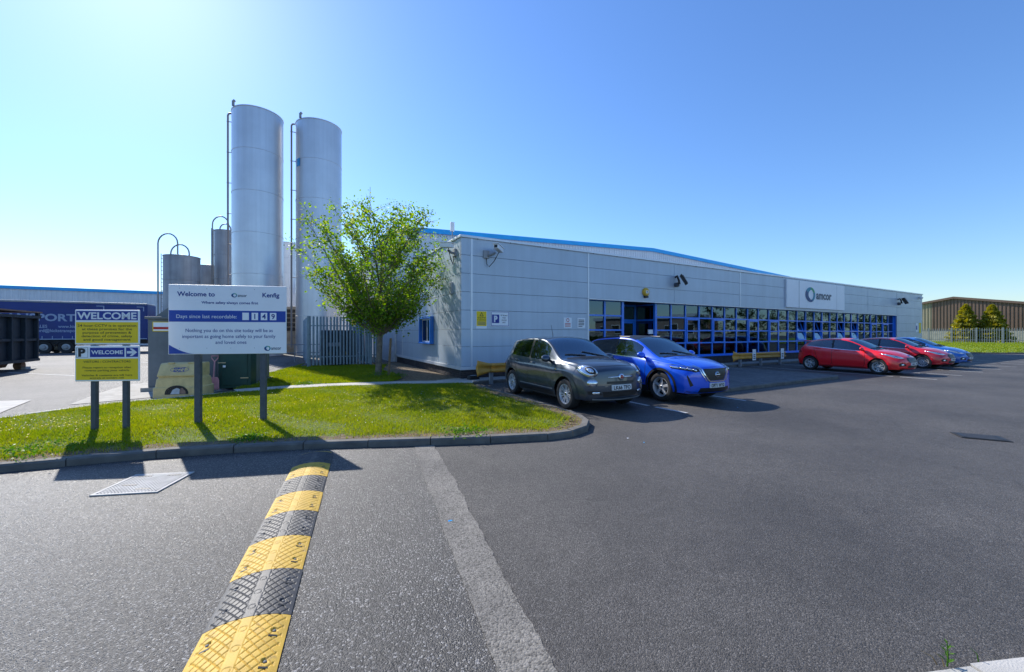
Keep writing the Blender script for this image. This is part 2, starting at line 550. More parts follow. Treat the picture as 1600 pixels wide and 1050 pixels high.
_tc = {}
def text_geo(s, bold=0.0):
    key = (s, bold)
    if key not in _tc:
        cu = bpy.data.curves.new('t', 'FONT')
        cu.body = s
        cu.offset = bold
        cu.resolution_u = 3
        ob = bpy.data.objects.new('t', cu)
        C.objects.link(ob)
        dg = bpy.context.evaluated_depsgraph_get()
        me = ob.evaluated_get(dg).to_mesh()
        v = [tuple(x.co) for x in me.vertices]
        f = [tuple(p.vertices) for p in me.polygons]
        ob.evaluated_get(dg).to_mesh_clear()
        bpy.data.objects.remove(ob)
        bpy.data.curves.remove(cu)
        _tc[key] = (v, f)
    return _tc[key]

def text(s, mat, parent, x0, x1, z0, h, y, bold=0.015, cap=True, name='lettering', keep=False):
    """flat lettering on a plane facing local -Y; spans x0..x1, baseline z0, cap height h"""
    v, f = text_geo(s, bold)
    ax0, ax1 = min(p[0] for p in v), max(p[0] for p in v)
    k = h / 0.70
    sx = (x1 - x0) / (ax1 - ax0)
    if keep:
        sx = k
        mid = (x0 + x1) / 2
        x0 = mid - (ax1 - ax0) * sx / 2
    vv = [(x0 + (p[0] - ax0) * sx, y, z0 + p[1] * k) for p in v]
    return MB().add(vv, f).build(name, mat, parent)

# facade frame: local x along the office front, y into the building
TH = math.atan2(0.486, 0.874)
COR = Vector((-1.78, 13.93, 0))
EX = Vector((math.cos(TH), math.sin(TH), 0))
NX = Vector((math.sin(TH), -math.cos(TH), 0))
def F(s, d, z=0.0):
    return COR + EX * s + NX * d + Vector((0, 0, z))

# ================================================================== GROUND
def sheet(name, poly, z, mat, k='structure'):
    o = MB().add([(x, y, z) for x, y in poly], [tuple(range(len(poly)))]).build(name, mat)
    bm = bmesh.new()
    bm.from_mesh(o.data)
    bmesh.ops.triangulate(bm, faces=bm.faces[:])
    bm.normal_update()
    for f in bm.faces:
        if f.normal.z < 0:
            f.normal_flip()
    bm.to_mesh(o.data)
    bm.free()
    return kind(o, k)

def resample(path, step):
    P = [Vector((p[0], p[1])) for p in path]
    d = [0]
    for a, b in zip(P, P[1:]):
        d.append(d[-1] + (b - a).length)
    n = max(2, int(round(d[-1] / step)) + 1)
    out = []
    for i in range(n):
        t = d[-1] * i / (n - 1)
        j = 0
        while j < len(P) - 2 and d[j + 1] < t:
            j += 1
        out.append(P[j].lerp(P[j + 1], (t - d[j]) / max(1e-9, d[j + 1] - d[j])))
    return out

def smooth_path(path, n=6):
    P = [Vector((p[0], p[1])) for p in path]
    out = []
    for i in range(len(P) - 1):
        p0, p1, p2, p3 = P[max(i - 1, 0)], P[i], P[i + 1], P[min(i + 2, len(P) - 1)]
        for k in range(n):
            t = k / n
            out.append(0.5 * ((2 * p1) + (p2 - p0) * t + (2 * p0 - 5 * p1 + 4 * p2 - p3) * t * t + (3 * p1 - p0 - 3 * p2 + p3) * t ** 3))
    out.append(P[-1])
    return out

def offset_path(P, d):
    out = []
    for i, p in enumerate(P):
        t = (P[min(i + 1, len(P) - 1)] - P[max(i - 1, 0)]).normalized()
        out.append(p + Vector((-t.y, t.x)) * d)
    return out

sheet('ground', [(-700, -700), (700, -700), (700, 700), (-700, 700)], 0.0, 'car_park_asphalt')

KERB = [(-17, -0.5), (-12.5, 2.0), (-8.6, 3.8), (-6.165, 4.79), (-4.56, 5.42), (-3.07, 5.74), (-2.255, 5.845), (-1.2, 5.96), (0.18, 6.17), (0.82, 6.36),
        (1.22, 6.70), (1.41, 7.16), (1.37, 7.75), (1.02, 8.60), (0.03, 10.38), (-1.05, 12.32)]
kerb_path = smooth_path(KERB, 8)
EDGE = [(-18, 2.0), (-13.0, 3.9), (-10.4, 5.6), (-9.62, 7.0), (-9.40, 8.0), (-9.10, 8.75), (-8.59, 9.42), (-7.65, 10.45), (-6.87, 11.12), (-5.9, 11.74), (-4.06, 12.34), (-2.6, 12.6), (-1.25, 12.68)]
edge_path = smooth_path(EDGE, 6)

# old road surface left of the trench, with the filled trench beside it
seam_c = [(-1.30, 5.93), (-1.10, 5.30), (-0.62, 3.95), (-0.30, 3.02), (0.06, 1.98), (0.75, 0.0), (2.2, -4.2)]
sp = resample(seam_c, 0.05)
rr = random.Random(3)
wl, wr_ = 0.0, 0.0
La, Lb = [], []
for i, p in enumerate(sp):
    t = (sp[min(i + 1, len(sp) - 1)] - sp[max(i - 1, 0)]).normalized()
    nn = Vector((-t.y, t.x))
    wl = wl * 0.85 + rr.uniform(-0.012, 0.012)
    wr_ = wr_ * 0.85 + rr.uniform(-0.009, 0.009)
    La.append(p + nn * (0.145 + wl))
    Lb.append(p - nn * (0.145 + wr_))
n = len(sp)
o = MB().add([(*p, 0.0085) for p in La] + [(*p, 0.0085) for p in Lb], [(n + i, n + i + 1, i + 1, i) for i in range(n - 1)]).build('trench_strip', 'seam_concrete')
kind(o, 'structure')
road_poly = [(p.x, p.y) for p in sp][::6] + [(3, -9), (-40, -9), (-40, -6)] + [(p.x, p.y) for p in kerb_path if p.x < -1.35]
sheet('road', road_poly, 0.004, 'road_asphalt')

# kerb stones around the lawn, each its own piece
def kerb_run(name, path, step, w, h, mat, piece='kerbstone', gap=0.006, z0=-0.1):
    root = bpy.data.objects.new(name, None)
    C.objects.link(root)
    root['kind'] = 'structure'
    P = resample(path, step)
    for i in range(len(P) - 1):
        a, b = P[i], P[i + 1]
        ta = (P[i + 1] - P[max(i - 1, 0)]).normalized()
        tb = (P[min(i + 2, len(P) - 1)] - P[i]).normalized()
        na, nb = Vector((-ta.y, ta.x)), Vector((-tb.y, tb.x))
        t = (b - a).normalized() * gap
        j = rr.uniform(-0.006, 0.006)
        jz = rr.uniform(-0.006, 0.006)
        a2, b2 = a + t + na * j, b - t + nb * j
        ch = 0.022
        prof = [(0.0, z0), (0.0, h - ch + jz), (ch * 0.8, h + jz), (w, h + jz), (w, z0)]
        vs = []
        for q, nn in ((a2, na), (b2, nb)):
            for o_, z in prof:
                vs.append((q.x + nn.x * o_, q.y + nn.y * o_, z))
        m = len(prof)
        fs = [(k, m + k, m + (k + 1) % m, (k + 1) % m) for k in range(m)] + [tuple(reversed(range(m))), tuple(range(m, 2 * m))]
        fs = [tuple(reversed(f)) for f in fs]
        MB().add(vs, fs).build(piece, mat, root)
    return root
kp = [p for p in kerb_path]
ic = min(range(len(kp)), key=lambda i: (kp[i] - Vector((0.55, 6.25))).length)
ie = min(range(len(kp)), key=lambda i: (kp[i] - Vector((1.2, 8.2))).length)
kerb_run('lawn_kerb', kp[:ic + 1], 0.9, 0.13, 0.105, 'kerb_concrete')
kerb_run('lawn_corner_kerb', kp[ic:ie + 1], 0.45, 0.13, 0.105, 'kerb_concrete')
kerb_run('bay_kerb', kp[ie:], 0.9, 0.13, 0.10, 'kerb_concrete')

# yard to the left, behind the lawn
yard = [(p.x, p.y) for p in edge_path if p.x < -7.4] + [(-8.4, 12.2), (-11, 18), (-18, 36), (-30, 60), (-140, 60), (-140, 2), (-40, -6), (-18, 1.5)]
sheet('yard', yard, 0.005, 'yard_asphalt')
ep = [p for p in edge_path if -13 < p.x < -7.4]
kerb_run('lawn_edging', [p for p in edge_path if p.x < -7.3], 0.9, 0.14, 0.105, 'pale_concrete', 'edging_stone')
gout = offset_path(ep, 0.85)
gin = offset_path(ep, 0.14)
sheet('gravel_strip', [(p.x, p.y) for p in gin] + [(p.x, p.y) for p in reversed(gout)], 0.012, 'gravel')
kind(sheet('concrete_slab', [(-12.9, 9.75), (-12.0, 9.95), (-10.95, 8.62), (-10.6, 8.2), (-12.8, 8.0)], 0.018, 'pale_concrete'), 'structure')
sheet('concrete_apron', [(-10.35, 9.3), (-9.75, 10.0), (-8.5, 11.3), (-8.2, 13.2), (-9.2, 15.5), (-11.5, 15.5), (-12.6, 13.0), (-11.4, 10.9)], 0.015, 'concrete')
for i, (a, b) in enumerate([((-24.0, 24.0), (-17.5, 21.6)), ((-21.5, 17.0), (-15.5, 15.2))]):
    a, b = Vector(a), Vector(b)
    nn = Vector((-(b - a).y, (b - a).x)).normalized() * 0.06
    sheet('yard_line_marking', [tuple(a + nn), tuple(b + nn), tuple(b - nn), tuple(a - nn)], 0.011, 'line_white')

# lawns
lk = offset_path(kerb_path, 0.125)
lawn_poly = [(p.x, p.y) for p in lk] + [(p.x, p.y) for p in reversed(edge_path)]
sheet('lawn', lawn_poly, 0.095, 'lawn_soil')
dirt_o = offset_path(kerb_path, 0.40)
pd = [p for p in lk]
nd = len(pd)
o = MB().add([(*p, 0.100) for p in pd] + [(p.x + rr.uniform(-.08, .08), p.y + rr.uniform(-.12, .08), 0.100) for p in dirt_o], [(i, i + 1, nd + i + 1, nd + i) for i in range(nd - 1)]).build('lawn_edge_soil', 'earth')
kind(o, 'structure')
path_far = offset_path([p for p in edge_path if p.x > -7.4], 0.72)
path_near = [p for p in edge_path if p.x > -7.4]
path_poly = [(p.x, p.y) for p in path_near] + [(p.x, p.y) for p in reversed(path_far)]
sheet('footpath', path_poly, 0.102, 'pale_concrete')
lawn2 = [(p.x, p.y) for p in path_far if p.x < -3.9] + [(-3.9, 14.1), (-4.6, 15.6), (-5.6, 17.2), (-6.4, 20.4), (-10.3, 19.3), (-11.0, 21.2), (-9.6, 15.4), (-8.3, 12.6)]
sheet('rear_lawn', lawn2, 0.092, 'lawn_soil')
w_ = lambda y, x: tuple(F(x, -y))[:2]
sheet('side_path', [(p.x, p.y) for p in path_far if p.x > -4.1] + [w_(0.02, -0.02 + 0.0), w_(9.8, -0.02), w_(9.8, -2.6), (-5.4, 17.0), (-4.3, 15.2), (-3.8, 13.9)], 0.088, 'earth')

# footway and block paving before the office front
kerb_run('footway_kerb', [F(x, 0.98)[:2] for x in (-0.6, 4.0, 9.0)], 0.9, 0.12, 0.10, 'kerb_concrete')
kerb_run('footway_kerb', [F(x, 0.98)[:2] for x in (13.0, 25.0, 44.0)], 0.9, 0.12, 0.10, 'kerb_concrete')
sheet('footway', [F(x, d)[:2] for x, d in ((-0.9, 0.9), (44, 0.9), (44, -0.3), (0.0, -0.3), (-0.9, 0.0))], 0.094, 'concrete')
pav = [(4.95, 0.97), (4.95, 5.95), (12.6, 5.95), (12.95, 5.6), (12.95, 0.97)]
sheet('block_paving', [F(x, d)[:2] for x, d in pav], 0.098, 'block_paving')
kerb_run('paving_kerb', [F(x, d)[:2] for x, d in [(4.85, 1.0), (4.85, 5.7), (5.1, 6.05), (12.55, 6.05), (12.95, 5.9), (13.07, 5.5), (13.07, 1.1)]], 0.6, 0.13, 0.11, 'kerb_concrete')

# bay lines
def line(s0, d0, s1, d1, w=0.1):
    a, b = F(s0, d0), F(s1, d1)
    t = (b - a).normalized()
    nn = Vector((-t.y, t.x, 0)) * w / 2
    sheet('bay_line', [(a + nn)[:2], (b + nn)[:2], (b - nn)[:2], (a - nn)[:2]], 0.006, 'line_white')
line(2.05, 1.2, 2.05, 6.5); line(2.05, 6.7, 2.08, 7.5)
for s in (15.3, 18.1, 20.9, 23.7, 26.5, 29.3, 32.1):
    line(s, 1.2, s, 6.7)
    line(s, 6.9, s, 7.9)
line(-0.6 + 5.3, 6.3, 4.7, 7.2)

# right-hand lawn beyond the car park
gl = [(30.5, 35.2), (47, 31.8), (85, 24), (130, 20), (130, 130), (70, 130), F(44.2, -3)[:2], F(44.2, 0.0)[:2]]
sheet('far_lawn', gl, 0.09, 'far_lawn')
kerb_run('far_lawn_kerb', [F(44.1, 0.0)[:2], (31.0, 35.1), (47, 31.8), (85, 24)], 1.8, 0.13, 0.1, 'kerb_concrete')

# near kerb at the bottom right with the lens-side verge
nk = smooth_path([(8.5, 3.3), (4.6, 2.42), (3.1, 2.06), (2.3, 1.97), (1.75, 1.93), (1.3, 1.80), (0.95, 1.45), (0.85, 0.8), (1.0, -0.4), (1.5, -2.5), (2.3, -5.0)], 5)
sheet('near_verge', [(p.x, p.y) for p in offset_path(nk, 0.06)] + [(9.5, -5.0), (9.5, 3.4)], 0.022, 'earth')
kerb_run('near_kerb', list(reversed(offset_path(nk, 0.0))), 0.9, -0.13, 0.03, 'pale_concrete', z0=-0.1)

# ================================================================== OFFICE BUILDING
office = thing('office_building', 'long silver panelled office building with blue framed windows behind the parked cars', 'building', COR, TH)
ZR = [0.515, 1.21, 1.832, 2.504, 3.149, 3.80, 4.446, 5.05]
SJ = [0.0, 0.4, 5.73, 11.06, 16.39, 21.71, 27.04, 32.37, 37.70, 43.2]
_pc = {}
def panel(x0, x1, z0, z1, side=False):
    g = 0.0045
    L_ = round(x1 - x0, 3)
    key = (L_, round(z1 - z0, 3), side)
    if key not in _pc:
        mb = MB()
        if side:
            mb.box(0, 0.05, g, L_ - g, g, z1 - z0 - g)
        else:
            mb.box(g, L_ - g, 0, 0.05, g, z1 - z0 - g)
        o = mb.build('cladding_panel', 'panel_silver', office)
        b = o.modifiers.new('bevel', 'BEVEL')
        b.width = 0.005
        b.segments = 2
        _pc[key] = o
    else:
        o = _pc[key].copy()
        C.objects.link(o)
    o.location = (0, x0, z0) if side else (x0, 0, z0)
    # sheets never sit perfectly flat: each leans a hair differently
    o.rotation_euler = (rr.uniform(-.0025, .0025), 0, rr.uniform(-.0006, .0006)) if not side else (0, rr.uniform(-.003, .003), 0)
    return o
for a, b in zip(SJ, SJ[1:]):
    solid = b <= 5.74 or a >= 37.6
    for i in range(7):
        if solid or i >= 4:
            z0 = ZR[i] if not (not solid and i == 4) else 3.16
            panel(a, b, z0, ZR[i + 1])
SW = [0.062, 0.55, 2.53, 8.34, 9.8]
for a, b in zip(SW, SW[1:]):
    for i in range(7):
        if a == 2.53 and i in (2,):      # the side window takes part of this row
            pass
        panel(a, b, ZR[i], ZR[i + 1], True)
# backing and shell
mb = MB()
mb.box(0.055, 5.73, 0.055, 0.30, 0.40, 5.0).box(37.70, 43.14, 0.055, 0.30, 0.40, 5.0).box(5.73, 37.70, 0.055, 0.28, 3.16, 5.0)
mb.box(0.056, 0.30, 0.30, 9.8, 0.40, 5.0)
mb.box(42.9, 43.14, 0.30, 9.8, 0.0, 5.0)
mb.build('wall_core', 'joint_dark', office)
box('roof', 'flashing', 0.2, 43.0, 0.2, 9.8, 4.93, 4.99, office)
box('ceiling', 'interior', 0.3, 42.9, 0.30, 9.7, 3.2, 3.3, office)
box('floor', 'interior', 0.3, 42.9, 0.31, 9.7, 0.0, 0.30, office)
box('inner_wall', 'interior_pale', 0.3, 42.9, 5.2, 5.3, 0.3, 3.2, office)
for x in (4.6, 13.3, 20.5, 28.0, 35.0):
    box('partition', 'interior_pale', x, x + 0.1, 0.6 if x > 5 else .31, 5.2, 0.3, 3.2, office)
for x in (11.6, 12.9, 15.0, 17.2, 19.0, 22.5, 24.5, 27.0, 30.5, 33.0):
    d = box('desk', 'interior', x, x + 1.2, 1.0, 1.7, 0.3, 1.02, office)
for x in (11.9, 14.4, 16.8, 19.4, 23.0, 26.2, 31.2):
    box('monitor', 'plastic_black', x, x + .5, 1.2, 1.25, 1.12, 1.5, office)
# parapet cap, base drip, corner strips
MB().box(-0.05, 43.25, -0.05, 0.32, 5.052, 5.14).box(-0.05, 0.32, 0.321, 9.8, 5.052, 5.14).box(42.9, 43.25, 0.321, 9.8, 5.052, 5.14).build('parapet_cap', 'flashing', office, bevel=0.012)
for x in [0.6 + i * 1.33 for i in range(32)]:
    box('cap_rivet', 'joint_dark', x, x + 0.03, -0.056, -0.045, 5.035, 5.056, office)
MB().box(-0.035, 5.70, -0.035, 0.055, 0.395, 0.512).box(-0.035, 0.055, 0.0555, 9.8, 0.395, 0.512).build('base_flashing', 'flashing', office, bevel=0.006)
MB().box(37.73, 43.2, -0.035, 0.055, 0.395, 0.512).build('base_flashing', 'flashing', office, bevel=0.006)
for x, wd in ((0.40, 0.07), (5.70, 0.07), (16.39, 0.07)):
    box('cover_strip', 'flashing', x - wd / 2, x + wd / 2, -0.012, 0.045, 0.515 if x < 6 else 3.16, 5.05, office)
for x in (11.06, 21.71, 32.37, 37.70):
    box('cover_strip', 'panel_silver', x - .025, x + .025, -0.008, 0.045, 3.16 if x < 37 else .515, 5.05, office)
for y in (2.53, 8.34):
    box('cover_strip', 'flashing', -0.012, 0.045, y - .03, y + .03, 0.515, 5.05, office)
box('head_flashing', 'flashing', 5.73, 37.70, -0.02, 0.10, 3.118, 3.158, office)
box('soffit', 'joint_dark', 5.73, 37.70, 0.101, 0.30, 3.12, 3.157, office)
box('end_reveal', 'frame_blue', 37.665, 37.699, 0.056, 0.30, 0.50, 3.119, office)
box('end_reveal', 'flashing', 5.731, 5.76, 0.056, 0.30, 0.50, 3.119, office)
# plinth: bricks laid one by one where they can be told apart
def plinth(name, fx, length, z1, course=0.075, bl=0.225, nmax=9999):
    i = 0
    z = 0.088
    row = 0
    made = {}
    while z < z1 - 0.02:
        x = -(bl / 2 if row % 2 else 0)
        h = min(course, z1 - z) - 0.010
        while x < length:
            a, b = max(x, 0) + 0.005, min(x + bl, length) - 0.005
            if b - a > 0.03:
                key = (round(b - a, 3), round(h, 3))
                m = 'brick_dark' if rr.random() < .6 else 'brick_grey'
                if (key, m) in made:
                    o = made[(key, m)].copy()
                    C.objects.link(o)
                else:
                    o = fx(b - a, h).build('brick', m, office)
                    made[(key, m)] = o
                o.location = (a, rr.uniform(-.003, .003), z + 0.005) if name == 'front' else (rr.uniform(-.003, .003), a, z + 0.005)
                i += 1
            x += bl
        z += course
        row += 1
plinth('front', lambda L_, h: MB().box(0, L_, 0.03, 0.10, 0, h), 5.7, 0.392)
plinth('side', lambda L_, h: MB().box(0.03, 0.10, 0, L_, 0, h), 9.7, 0.392)
MB().box(0.045, 5.72, 0.045, 0.30, -0.05, 0.394).box(0.0451, 0.30, 0.301, 9.8, -0.05, 0.394).build('plinth_core', 'mortar', office)
MB().box(37.72, 43.12, 0.04, 0.30, -0.05, 0.394).box(5.73, 7.83, 0.14, 0.32, -0.05, 0.485).box(10.02, 37.69, 0.14, 0.32, -0.05, 0.485).build('plinth_wall', 'brick_dark', office)

# glazing
BAY = (37.70 - 5.73) / 30
ZW = [0.50, 1.20, 1.83, 2.465, 3.118]
GY = 0.25
def vbar(x, w=0.075, z0=0.5, z1=3.118, y=GY, nm='mullion', par=office):
    return box(nm, 'frame_blue', x - w / 2, x + w / 2, y - 0.055, y + 0.06, z0, z1, par, 0.004)
for k in range(31):
    if k == 3:
        continue
    x = 5.73 + BAY * k
    vbar(min(max(x, 5.80), 37.62), 0.13 if k in (2, 4) else 0.08, 0.02 if k in (2, 4) else 0.5)
for a, b in ((5.73, 5.73 + 2 * BAY), (5.73 + 4 * BAY, 37.66)):
    for z in ZW:
        h = 0.10 if z == 0.50 else 0.07
        box('transom', 'frame_blue', a, b, GY - 0.048, GY + 0.05, z - (0 if z == .5 else h / 2), z + (h if z == .5 else (h / 2 if z < 3 else 0)), office, 0.004)
    box('window_sill', 'frame_blue', a, b, GY - 0.16, GY - 0.02, 0.487, 0.515, office, 0.004)
OPEN = {16, 18, 21, 23}
SHUT = {6, 8, 11, 13, 26, 28}
paneme = {}
def pane(w, h, x, y, z, par, tilt=0.0, mat='window_glass', rzz=0.0):
    key = (round(w, 3), round(h, 3), mat)
    if key not in paneme:
        o = MB().box(0, w, -0.006, 0.006, 0, h).build('pane', mat, par)
        paneme[key] = o
    else:
        o = paneme[key].copy()
        C.objects.link(o)
        o.parent = par
    o.location = (x, y, z)
    o.rotation_euler = (tilt, 0, rzz)
    return o
for k in range(30):
    if k in (2, 3):
        continue
    x = 5.73 + BAY * k + 0.035
    for r in range(4):
        if k in OPEN | SHUT and r in (1, 2):
            continue
        pane(BAY - 0.07, ZW[r + 1] - ZW[r] - 0.06, x, GY + rr.uniform(-.002, .002), ZW[r] + 0.03, office, rr.uniform(-.004, .004), rzz=rr.uniform(-.006, .006))
    if k in OPEN | SHUT:
        H_ = ZW[3] - ZW[1]
        W_ = BAY - 0.08
        fr = MB().box(0, 0.085, -.05, .02, -H_, 0).box(W_ - 0.085, W_, -.05, .02, -H_, 0).box(0.085, W_ - 0.085, -.05, .02, -0.085, 0).box(0.085, W_ - 0.085, -.05, .02, -H_, -H_ + 0.085).box(0.085, W_ - 0.085, -.045, .015, -H_ / 2 - .03, -H_ / 2 + .03)
        c = fr.build('casement', 'frame_blue', office)
        c.location = (5.73 + BAY * k + 0.04, GY - 0.03, ZW[3] - 0.03)
        if k in OPEN:                     # hopper lights: hinged at the foot, head tipped into the room
            an_ = R({16: 17, 18: 18.5, 21: 17.5, 23: 16}[k])
            c.location = (5.73 + BAY * k + 0.04, GY - 0.06 + math.sin(an_) * H_, ZW[1] + 0.05 + math.cos(an_) * H_)
            c.rotation_euler.x = -an_
        for z in (-H_ + .085, -H_ / 2 + .03):
            pane(W_ - 0.17, H_ / 2 - 0.115, 0.085, -0.015, z, c, mat='hopper_glass' if k in OPEN else 'window_glass')
        if k in OPEN:
            MB().tube([(0.06, 0.0, -H_ * .3), (0.06, -0.26, -H_ * .18)], 0.008, 5).build('window_stay', 'steel_grey', c)
# entrance recess
xa, xb = 5.73 + 2 * BAY + .07, 5.73 + 4 * BAY - .07
DY = 1.45
box('lobby_floor', 'concrete', xa - .05, xb + .05, 0.1, DY + .3, 0.0, 0.10, office)
box('lobby_ceiling', 'joint_dark', xa - .2, xb + .2, 0.301, DY + .3, 3.12, 3.19, office)
xm = (xa + xb) / 2
for x in (xa + .03, xm, xb - .03):
    vbar(x, 0.09, 0.1, 3.118, DY)
for z in (2.33, 3.06):
    box('transom', 'frame_blue', xa, xb, DY - .05, DY + .05, z - .05, z + .05, office)
for a, b, nm in ((xa + .075, xm - .045, 'door'), (xm + .045, xb - .075, 'door')):
    d = MB().box(a, a + .09, -.03, .03, .1, 2.28).box(b - .09, b, -.03, .03, .1, 2.28).box(a + .09, b - .09, -.03, .03, 2.18, 2.28).box(a + .09, b - .09, -.03, .03, .1, .28).box(a + .09, b - .09, -.028, .028, 1.15, 1.22).build('entrance_door', 'frame_blue', office)
    d.location.y = DY
    pane(b - a - .18, 0.87, a + .09, 0, .28, d)
    pane(b - a - .18, 0.96, a + .09, 0, 1.22, d)
    hd = MB().tube([(b - .05, -.07, .9), (b - .05, -.07, 1.5)], .014, 8).tube([(b - .05, -.07, .95), (b - .05, 0, .95)], .01, 6).tube([(b - .05, -.07, 1.45), (b - .05, 0, 1.45)], .01, 6).build('handle', 'steel_grey', d)
    pane(b - a, 0.62, a, DY, 2.39, office)
for x, sg in ((xa - .03, 1), (xb + .03, -1)):
    for z in (0.14, 0.80, 1.45, 2.33, 3.06):
        box('return_rail', 'frame_blue', x - .03, x + .03, 0.32, DY - .06, z - .035, z + .035, office)
    for z0, z1 in ((.175, .765), (.835, 1.415), (1.485, 2.295), (2.365, 3.025)):
        pane(DY - .39, z1 - z0, x, 0.325, z0, office, rzz=R(90))
ic_ = box('intercom', 'sign_white', xb - .06 - .25, xb - .02, 0.30, 0.36, 1.66, 1.86, office)
# side window with its deep blue surround
sw0, sw1, z0, z1 = 3.15, 4.62, 1.30, 2.32
sur = MB().box(-0.16, 0.02, sw0 - .09, sw0 - .005, z0, z1).box(-0.16, 0.02, sw1 + .005, sw1 + .09, z0, z1).box(-0.16, 0.02, sw0 - .09, sw1 + .09, z1, z1 + .08).box(-0.18, 0.02, sw0 - .09, sw1 + .09, z0 - .06, z0).build('window_surround', 'frame_blue', office)
MB().box(-0.03, 0.0, sw0, sw0 + .06, z0, z1).box(-0.03, 0.0, sw1 - .06, sw1, z0, z1).box(-0.03, 0.0, sw0 + .06, sw1 - .06, z1 - .06, z1).box(-0.03, 0.0, sw0 + .06, sw1 - .06, z0, z0 + .06).box(-0.03, 0.0, (sw0 + sw1) / 2 - .03, (sw0 + sw1) / 2 + .03, z0 + .06, z1 - .06).build('window_frame', 'flashing', sur)
MB().box(-0.02, -0.012, sw0 + .06, sw1 - .06, z0 + .06, z1 - .06).build('pane', 'window_glass', sur)
MB().tube([(-.06, 9.72, 5.02), (-.06, 9.72, 0.5), (-.06, 9.9, .42), (-.06, 9.9, 0.1)], .035, 8).build('downpipe', 'flashing', office, True)

# taller shed rising behind the office
shed = thing('warehouse', 'white ribbed warehouse gable with bright blue roof trim rising behind the office', 'building', F(0, -9.82), TH)
SL, HE, HA = 41.2, 7.62, 8.50
def hz(s):
    return HE + (HA - HE) * (1 - abs(s - SL / 2) / (SL / 2))
def ribbed(width, zf, z0, pitch=0.25, depth=0.035):
    vs, fs = [], []
    n = int(width / pitch)
    xs = []
    for i in range(n):
        x = i * pitch
        xs += [(x, 0), (x + pitch * .5, 0), (x + pitch * .6, depth), (x + pitch * .9, depth)]
    xs.append((width, 0))
    for x, d in xs:
        vs += [(x, d, z0), (x, d, zf(x))]
    fs = [(2 * i, 2 * i + 2, 2 * i + 3, 2 * i + 1) for i in range(len(xs) - 1)]
    return vs, fs
v, f = ribbed(SL, hz, 0.0)
MB().add(v, f).build('gable_wall', 'sheet_white', shed)
v, f = ribbed(50, lambda x: HE, 0.0)
MB().add([(d, x, z) for x, d, z in v], [t[::-1] for t in f]).build('side_wall', 'sheet_white', shed)
MB().add([(SL - d, x, z) for x, d, z in v], f).build('side_wall', 'sheet_white', shed)
MB().add([(-.15, -.1, HE), (SL / 2, -.1, HA), (SL / 2, 50, HA), (-.15, 50, HE), (SL + .15, -.1, HE), (SL + .15, 50, HE)], [(0, 1, 2, 3), (1, 4, 5, 2)]).build('roof', 'silo_dull', shed)
t = 0.27
MB().add([(-.2, y, z) for y in (-.14, -.02) for z in (HE - .14, HE + t - .14)] + [(SL / 2, y, z) for y in (-.14, -.02) for z in (HA - .14, HA + t - .14)] + [(SL + .2, y, z) for y in (-.14, -.02) for z in (HE - .14, HE + t - .14)],
         [(0, 4, 5, 1), (4, 8, 9, 5), (1, 5, 7, 3), (5, 9, 11, 7), (2, 3, 7, 6), (6, 7, 11, 10), (0, 2, 6, 4), (4, 6, 10, 8), (0, 1, 3, 2), (8, 10, 11, 9)]).build('verge_trim', 'trim_blue', shed)
MB().box(-.21, -.02, -.018, 50, HE - .14, HE + .14).build('eaves_trim', 'trim_blue', shed)
MB().box(0, 50 * 0 + SL, 60, 60.01, 0, .1)
MB().tube([(.6, 12, HE), (.6, 12, HE + 6.3)], .02, 6).build('mast', 'steel_grey', shed)

# ================================================================== SILOS
def silo(name, label, loc, r, h, mat, seams, group, ladder_ang, hoop=None, pipe=True):
    t = thing(name, label, 'silo', loc, 0, group)
    prof = [(r, 0.0)]
    for i in range(seams):
        z = h * (i + 1) / (seams + 1)
        prof += [(r, z - .035), (r + .022, z - .025), (r + .022, z + .02), (r, z + .03)]
    prof += [(r, h - .08), (r + .03, h - .06), (r + .03, h), (r - .02, h + .01), (0.02, h + r * .16)]
    MB().lathe(prof, 72).build('shell', mat, t, 25)
    ca, sa = math.cos(ladder_ang), math.sin(ladder_ang)
    def P(d, side, z):
        return ((r + d) * ca - side * sa, (r + d) * sa + side * ca, z)
    if pipe:
        mb = MB()
        mb.tube([P(.28, 0, .6), P(.28, 0, h - .25), P(.22, 0, h - .1), P(.05, 0, h - .06)], .066, 10)
        mb.build('fill_pipe', 'pipe_brown', t, True)
        for i in range(8):
            z = 1.5 + (h - 2.2) * i / 7
            MB().tube([P(-.02, 0, z), P(.36, 0, z)], .03, 5).build('pipe_bracket', 'pipe_brown', t)
        mb = MB()
        x, y, _ = P(-.35, 1.1, 0)
        mb.tube([(x, y, h), (x, y, h + .34)], .09, 8).tube([(x, y, h + .3), (x + .12, y, h + .40)], .09, 8)
        mb.build('vent', 'silo_dull', t)
    if hoop:
        lad = MB()
        for s in (-.22, .22):
            lad.tube([P(.2, s, .3), P(.2, s, h + .2)], .03, 5)
        z = .5
        while z < h:
            lad.tube([P(.2, -.22, z), P(.2, .22, z)], .02, 4)
            z += .35
        lad.build('ladder', 'steel_grey', t)
        for (cx, rad, top) in hoop:
            mb = MB()
            pts = [(cx - rad, -r * .5, .3), (cx - rad, -r * .5, h + top - rad)] + [(cx + rad * math.cos(a), -r * .5, h + top - rad + rad * math.sin(a)) for a in [math.pi - i * math.pi / 10 for i in range(1, 11)]] + [(cx + rad, -r * .5, h)]
            mb.tube(pts, .06, 7)
            mb.build('handrail_hoop', 'steel_grey', t, True)
    return t
silo('storage_silo', 'tall shiny metal silo with brown fill pipe, nearer the big welcome sign', (-19.25, 30.2, 0), 1.66, 18.1, 'silo_metal', 5, 'tall metal silos', R(200))
silo('storage_silo', 'tall shiny metal silo with small blue plate, rising beside the tree', (-15.45, 31.9, 0), 1.66, 18.1, 'silo_metal', 5, 'tall metal silos', R(207))
